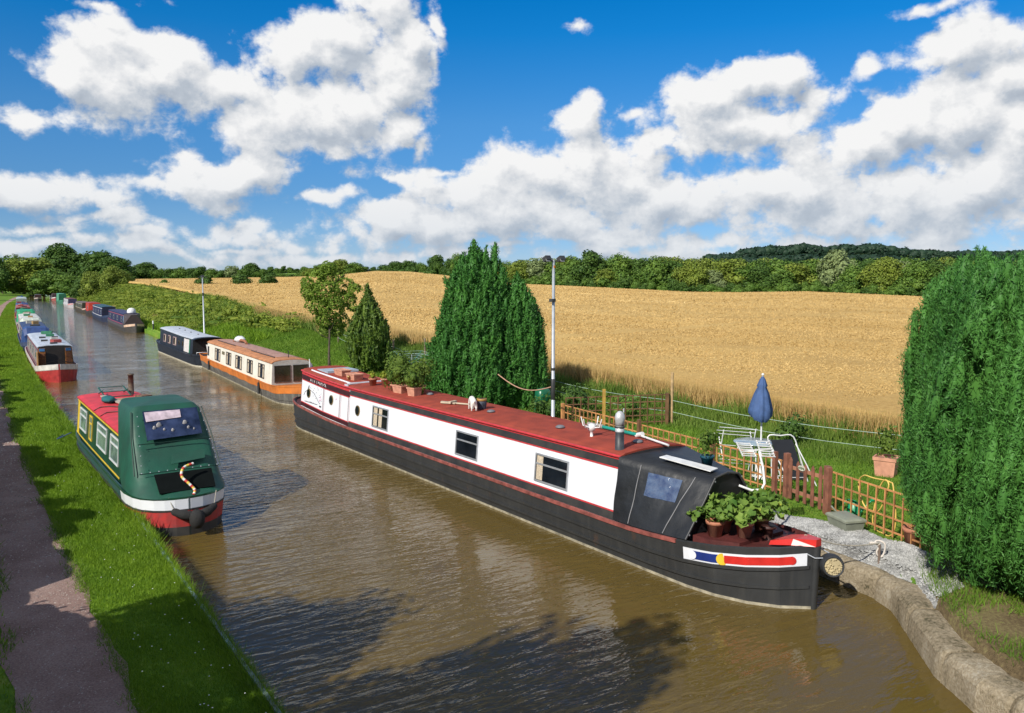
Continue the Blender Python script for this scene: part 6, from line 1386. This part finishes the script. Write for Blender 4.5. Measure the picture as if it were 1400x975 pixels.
for x, y, r, h_, n, sp, ph, lab, m in ((-.58, 1.46, .15, .26, 16, .36, .28, 'terracotta pot with a drooping large-leaved plant, leftmost on the foredeck', TERRA), (-.28, 1.52, .13, .24, 26, .36, .42, 'leaning terracotta pot with big lobed marrow leaves in the middle of the foredeck', TERRA), (-.22, 1.16, .15, .26, 30, .46, .46, 'pale terracotta pot under the tallest spread of marrow leaves on the foredeck', TERRA2), (.26, 1.20, .14, .24, 24, .42, .48, 'terracotta pot of marrow leaves nearest the bank on the foredeck', TERRA)):
    t = thing('potted_marrow', lab, 'potted plant', on(x, y, DZ), .3, 'plants on the foredeck'); mb = MB(); round_pot(mb, r, h_); mb.build('pot', m, t)
    V, F = marrow(int(n*3.2), sp*1.2, ph*.92, NR, .105); V[:, 2] += h_*.9; fast_mesh('foliage', V, F, MARROW, t)
    if x > -.2 and y < 1.3:
        mb = MB(); mb.blob((-.12, -.1, h_+.14), (.05,.05,.07), 8, 6); mb.build('flower', MP('yellow_flower', (.75, .55, .03), .6), t)
# pots on the roof
G_ = 'plants on the white boat roof'
for x, y, pot, plant, lab, m, rz in ((-.20, 17.35, (.16,.34,.20), None, 'long empty terracotta trough nearest the stern on the red roof', TERRA2, .0), (-.22, 16.35, (.17,.30,.20), None, 'shorter empty terracotta trough on the red roof', TERRA2, .05), (-.30, 14.85, (.13,.23), (.17,.16,POTY,1100,.06), 'round pot with bright yellow-green leaves on the red roof', TERRA, 0), (-.02, 14.6, (.13,.22), (.18,.2,POTY,1100,.06), 'round pot with yellow-green leaves set towards the bank', TERRA2, 0), (.18, 13.9, (.15,.25), (.55,.66,POTL,1500,.07), 'tall bushy plant with yellowish tips in a hidden pot on the red roof', TERRA, 0), (-.30, 13.45, (.12,.20), (.38,.46,POTL,1500,.07), 'small pot under a leafy bush in the middle of the roof plants', TERRA2, 0), (-.32, 13.0, (.15,.24,.22), (.42,.46,POTL,1500,.07), 'tapered trough with a leafy bush on the red roof', TERRA2, .1), (.1, 12.6, (.14,.24), (.52,.56,POTL,1500,.07), 'dark leafy bush on the bank side of the red roof', TERRA, 0), (-.30, 12.25, (.15,.15,.24), (.36,.42,POTL,1500,.065), 'square terracotta pot with a dark bush, nearest the bow among the roof plants', TERRA2, .25)):
    potted('potted_bush' if plant else 'terracotta_trough', lab, on(x, y, rz_(y, x)-.01), .03+rz, pot, plant, G_, m)
potted('potted_bush', 'dark bush in a teal pot on the black bow cover', on(.10, 2.25, 1.80), 0, (.12,.19), (.24,.34,POTL,1700,.06), None, MP('teal_glaze', (.01, .07, .10), .3))
mb = MB(); mb.loft([[(-.16,-.55,0),(.10,-.55,.02),(.10,-.55,.035),(-.16,-.55,.015)],[(-.18,.45,.05),(.06,.45,.06),(.06,.45,.075),(-.18,.45,.065)]], closed=True, cap=True); o = mb.build('white_board', PW); o.location = on(-.20, 2.45, 1.83); o.rotation_euler = (.05, .05, .25); tag(o, 'flat white board lying on the black bow cover', 'board')
# roof poles
mb = MB(); mb.tube([on(.48,5.5,rz_(5.5,.48)+.05), on(.42,4.3,rz_(4.3,.42)+.05)], .035, 8); mb.mat(1); mb.tube([on(.42,4.28,rz_(4.3,.4)+.05), on(.12,3.2,rz_(3.4,.1)+.05)], .022, 8); mb.tube([on(.44,4.36,rz_(4.3,.4)+.03), on(.40,4.16,rz_(4.3,.4)+.09)], .05, 8); mb.mat(2); mb.tube([on(.5,5.9,rz_(5.9,.5)+.04), on(.48,5.4,rz_(5.5,.48)+.05)], .05, 8); mb.mat(0)
o = mb.build('mop', [MP('sea_green_sleeve', (.01, .26, .20), .5), PW, MP('grey_mop_head', (.30, .28, .25), .9)]); tag(o, 'green and white handled mop lying along the far side of the red roof', 'mop')
a, b = on(-.42, 10.6, rz_(10.6,-.4)+.03), on(.10, 9.4, rz_(9.4,.1)+.03); mb = MB(); mb.tube([a.lerp(b,.3), b], .022, 8); mb.loft([[a+Vector((-.05,-.06,-.015)),a+Vector((-.05,-.06,.02)),a+Vector((.05,.07,.02)),a+Vector((.05,.07,-.015))],[a.lerp(b,.34)+Vector((-.04,-.05,-.015)),a.lerp(b,.34)+Vector((-.04,-.05,.02)),a.lerp(b,.34)+Vector((.03,.05,.02)),a.lerp(b,.34)+Vector((.03,.05,-.015))]], closed=True, cap=True); mb.box(a.lerp(b,.28)+Vector((0,0,.03)), (.26,.07,.05), .4)
o = mb.build('wooden_paddle', MP('pale_bare_wood', (.52, .44, .32), .8)); tag(o, 'pale wooden paddle lying across the red roof', 'paddle')
t = thing('bucket', 'small wooden bucket with dark bands on the red roof behind the white dog', 'bucket', on(-.12, 9.15, rz_(9.15,-.1)))
mb = MB(); mb.lathe([(.10,0),(.12,.12),(.115,.24),(.10,.25),(.09,.22),(0,.22)], n=18); mb.build('body', MP('dark_staves', (.045, .06, .09), .6, var=.4, scale=22.), t)
mb = MB(); mb.lathe([(.119,.20),(.126,.205),(.122,.262),(.105,.262)], n=18); mb.build('rim', MP('golden_wood', (.36, .20, .05), .6), t)
# the dog: one continuous skinned body
def skin_body(name, verts, edges, radii, m, parent, sub=2):
    me = bpy.data.meshes.new(name); me.from_pydata([Vector(v) for v in verts], edges, []); me.update()
    o = bpy.data.objects.new(name, me); COL.objects.link(o); o.parent = parent; me.materials.append(m)
    sk = o.modifiers.new('Skin', 'SKIN'); sk.use_smooth_shade = True
    for i, r in enumerate(radii): me.skin_vertices[0].data[i].radius = (r, r) if not hasattr(r, '__len__') else r
    me.skin_vertices[0].data[0].use_root = True
    ss = o.modifiers.new('Subdivision', 'SUBSURF'); ss.levels = sub; ss.render_levels = sub
    return o
t = thing('dog', 'small white dog with an arched back nosing down on the red roof', 'dog', on(-.42, 9.1, rz_(9.1,-.4)), 1.25); t.scale = (.92, .92, 1.0)
vd = [(0,0,.26),(.10,0,.275),(.18,0,.22),(-.10,0,.245),(-.16,0,.20),(.26,0,.15),(.31,0,.09),(.36,0,.06),  # spine, neck, head, muzzle
      (.17,.05,.14),(.17,.055,.07),(.19,.055,.012),(.17,-.05,.14),(.17,-.055,.07),(.19,-.055,.012),
      (-.15,.055,.13),(-.19,.06,.075),(-.165,.06,.012),(-.15,-.055,.13),(-.19,-.06,.075),(-.165,-.06,.012),(-.22,0,.23),(-.29,0,.27)]
ed = [(0,1),(1,2),(0,3),(3,4),(2,5),(5,6),(6,7),(2,8),(8,9),(9,10),(2,11),(11,12),(12,13),(4,14),(14,15),(15,16),(4,17),(17,18),(18,19),(4,20),(20,21)]
rd = [.085,.085,.075,.08,.072,.05,.048,.024,.036,.02,.021,.036,.02,.021,.045,.022,.021,.045,.022,.021,.018,.009]
DOGM = MP('white_dog_fur', (.76, .73, .68), .9, bump=.5, bscale=70)
skin_body('body', vd, ed, rd, DOGM, t)
for s in (-1, 1): mb = MB(); mb.loft([[(.27, s*.035, .175),(.29, s*.045, .165)], [(.285, s*.065, .13),(.31, s*.06, .13)]]); mb.build('ear', MP('tan_ear', (.36, .20, .10), .9), t)
mb = MB(); mb.blob((.385, 0, .048), .012, 8, 5); 
for s in (-1, 1): mb.blob((.335, s*.035, .105), .007, 8, 5)
mb.build('nose_and_eyes', MP('dog_black', (.01, .01, .01), .3), t)
# ---------------------------------------------------------------- things on and around the green boat
GO = GR.t.location; GMx = Matrix.Translation(GO) @ Matrix.Rotation(.03, 4, 'Z')
def og(x, y, z): return GMx @ Vector((x, y, z))
RF = lambda x, y: 1.68+.006*y+.035+.07*math.sqrt(max(0, 1-(x/.8)**2))
t = thing('rope_fender', 'black knotted rope fender hanging at the stern of the green boat', 'fender', og(.08, -.22, .36))
RB = MP('tarred_rope', (.018, .018, .018), .85, bump=.8, bscale=60)
mb = MB(); mb.blob((0,0,0), (.15,.17,.19), 18, 12, .06, R); mb.build('ball', RB, t)
for s in (-1, 1): mb = MB(); mb.tube(spline([(s*.08,.06,.06),(s*.24,.10,.10),(s*.40,.24,.16)], 4), [.09]*5+[.075]*3+[.06], 10); mb.build('arm', RB, t)
mb = MB(); mb.tube([(-.38,.22,.18),(-.45,.32,.42)], .008, 5); mb.tube([(.38,.22,.18),(.46,.34,.44)], .008, 5); mb.build('chain', ROPE, t)
mb = MB(); cp = spline([og(.22,.52,1.32), og(.02,.46,1.27), og(-.05,.36,1.12), og(.06,.22,.98), og(.14,.14,.86), og(.10,.08,.78)], 4)
for i in range(len(cp)-1): mb.mat(i % 3); mb.tube([cp[i], cp[i+1]], .028, 8)
o = mb.build('twisted_cord', [MP('cord_white', (.72,.70,.66)), MP('cord_red', (.55,.05,.04)), MP('cord_yellow', (.72,.52,.08))]); tag(o, 'red, white and yellow twisted cord curling down the back of the green hood', 'cord')
mb = MB(); mb.box((0,0,.02), (.55,.75,.03), .2); o = mb.build('brown_board', MP('brown_card', (.34, .22, .13), .9)); o.location = og(.22, 7.2, RF(.22,7.2)); tag(o, 'square brown board lying on the bright red roof near the chimney', 'board')
mb = MB(); mb.bar((0,-1.6,.05), (0,1.6,.05), .14, .035); o = mb.build('gang_plank', MP('grey_weathered_plank', (.40, .36, .30), .85)); o.location = og(-.12, 6.6, RF(.1,6.6)); o.rotation_euler = (0,0,.14); tag(o, 'long grey plank lying along the bright red roof', 'plank')
mb = MB()
for a, b in (((-.3,-.45,.02),(-.3,.45,.32)),((.3,-.45,.02),(.3,.45,.32)),((-.3,.45,.32),(.3,.45,.32)),((-.3,-.45,.02),(.3,-.45,.02)),((-.3,.45,.03),(-.3,-.1,.26)),((.3,.45,.03),(.3,-.1,.26)),((-.3,0,.17),(.3,0,.17))): mb.tube([a, b], .02, 6)
o = mb.build('folded_frame', MP('dark_green_tube', (.01, .09, .07), .5)); o.location = og(.05, 8.5, RF(.1,8.5)); o.rotation_euler = (0,0,.1); o.scale = (1.1, .9, .6); tag(o, 'dark green tubular frame folded at the far end of the bright red roof', 'folding frame')
mb = MB(); mb.blob((0,0,.08), (.17,.36,.10), 14, 8, .10, R); o = mb.build('cloth_bundle', MP('teal_cloth', (.01, .12, .13), .8, bump=.6)); o.location = og(-.32, 7.1, RF(.3,7.1)); tag(o, 'teal cloth bundle beside the plank on the bright red roof', 'bundle')
mb = MB(); mb.blob((0,0,.10), (.15,.2,.12), 12, 8, .14, R); o = mb.build('white_bag', MP('white_poly', (.7, .72, .72), .5)); o.location = og(-.15, 4.0, RF(.1,4.)); tag(o, 'crumpled white bag on the red roof against the green hood', 'bag')
mb = MB()
for y in (6.2, 5.2): mb.tube([og(-.8+1.5*k/8, y+.25*math.sin(k*1.3), RF(-.8+1.5*k/8, y)+.012) for k in range(9)], .014, 5)
o = mb.build('roof_rope', MP('dark_rope', (.05, .05, .045), .9)); tag(o, 'dark ropes trailing across the bright red roof', 'rope')
mb = MB(); mb.box((0,0,.09), (.5,.4,.18), .1); mb.box((.05,.0,.21), (.3,.3,.06), .4); o = mb.build('logs_box', MP('rough_brown_wood', (.20, .11, .06), .9, var=.35, scale=16.)); o.location = og(.35, 6.3, RF(.3,6.3)); tag(o, 'rough brown wooden box on the bright red roof', 'box')
mb = MB(); mb.tube(spline([og(-.96,9.6,.7), og(-1.3,9.9,.5), Vector((float(bl(27))-.35, 27.6, .42))], 5), .014, 5); o = mb.build('mooring_rope', MP('blue_rope', (.03, .07, .16), .8)); tag(o, 'dark blue mooring rope from the green boat to the towpath bank', 'rope')
# ---------------------------------------------------------------- things on the orange boat and beyond
OM = Matrix.Translation((10.98, 31.7, 0)) @ Matrix.Rotation(-.045, 4, 'Z')
def oo(x, y, z): return OM @ Vector((x, y, z))
for y in (15.4, 3.9):
    mb = MB(); x = -O.wx(y, .4)-.07; mb.tube([oo(x+.04,y,.76), oo(x,y,.62)], .012, 5); mb.tube([oo(x,y,.62), oo(x,y,.12)], .055, 9); o = mb.build('side_fender', MP('black_rubber', (.028,.03,.033), .6)); tag(o, 'black tube fender hanging on the orange hull '+('near its stern' if y > 9 else 'near its front windows'), 'fender', 'side fenders of the orange boat')
mb = MB(); mb.loft([[(-.4*q,-.3*q,z),(.4*q,-.3*q,z),(.4*q,.3*q,z),(-.4*q,.3*q,z)] for q, z in ((.85,0),(1,.62),(1.04,.63),(1.04,.66))], closed=True, cap=True); o = mb.build('white_tub', PW); o.location = oo(-.25, 17.6, .70); tag(o, 'white plastic tub on the stern deck of the orange boat', 'tub')
mb = MB(); mb.tube(spline([(-.1,-1.2,.06),(0,-.5,.14),(0,.4,.14),(-.1,1.3,.06)], 4), .07, 8); o = mb.build('rolled_mat', MP('rust_brown_mat', (.33, .13, .06), .9)); o.location = oo(.3, 12.8, 1.74); tag(o, 'rolled rust-brown mat on the roof of the orange boat', 'rolled mat')
mb = MB(); mb.blob((0,0,.14), (.3,.5,.18), 12, 8, .12, R); o = mb.build('white_sack', MP('white_poly', (.7,.72,.72), .5)); o.location = oo(.35, 13.6, 1.76); tag(o, 'white sack behind the rolled mat on the orange boat roof', 'sack')
u_, v_ = 14.15, 85.; t = thing('bank_post', 'short pale-topped mooring post on the bank above the navy boat', 'post', (u_, v_, lz(u_, v_))); mb = MB(); mb.tube([(0,0,-.2),(0,0,.55)], .07, 8); mb.build('post', BLACKP, t); mb = MB(); mb.tube([(0,0,.552),(0,0,.85)], .075, 8); mb.build('cap', PW, t)
# ---------------------------------------------------------------- hedge and trees behind the towpath (they shade it)
HEDG = leafmat('hedge_leaf', (.02, .06, .010), (.06, .12, .02), .1, .8)
lob = []
for v in np.arange(-8, 75, .8):
    h_ = 1.72+.35*math.sin(v*.9)+.3*math.sin(v*2.3+1)+.25*math.sin(v*.37)
    if v < 14: h_ += .6
    elif v < 34: h_ += .38
    for z in (.4, h_*.55, h_*.85): lob.append(((-1.75+NR.uniform(-.2,.2), v, .45+z*.92), (.62, .75, .5)))
V, F = crown_mesh(lob, 55, .16, NR, .6, core=.9); o = fast_mesh('hedge', V, F, HEDG); tag(o, 'dark hedge along the landward side of the towpath', 'hedge')
for x, y, w_, h_, k in ((-3.0, 8.6, 4.2, 6.3, 'mid'), (-3.2, 4.4, 5.2, 8.6, 'dark'), (-3.0, .6, 5.0, 8.2, 'mid2'), (-3.4, -3.5, 5., 8.4, 'dark2'), (-3.6, 17.5, 2.6, 4.2, 'mid')):
    t = thing('towpath_tree', 'leafy tree behind the hedge beside the towpath', 'tree', (x, y, .5), 0, 'trees behind the towpath hedge')
    w0, h0 = PDIM[k]
    for nm, me in zip(('crown', 'trunk'), PROTO[k]): ob = bpy.data.objects.new(nm, me); COL.objects.link(ob); ob.parent = t; ob.scale = (w_/w0, w_/w0, h_/h0)
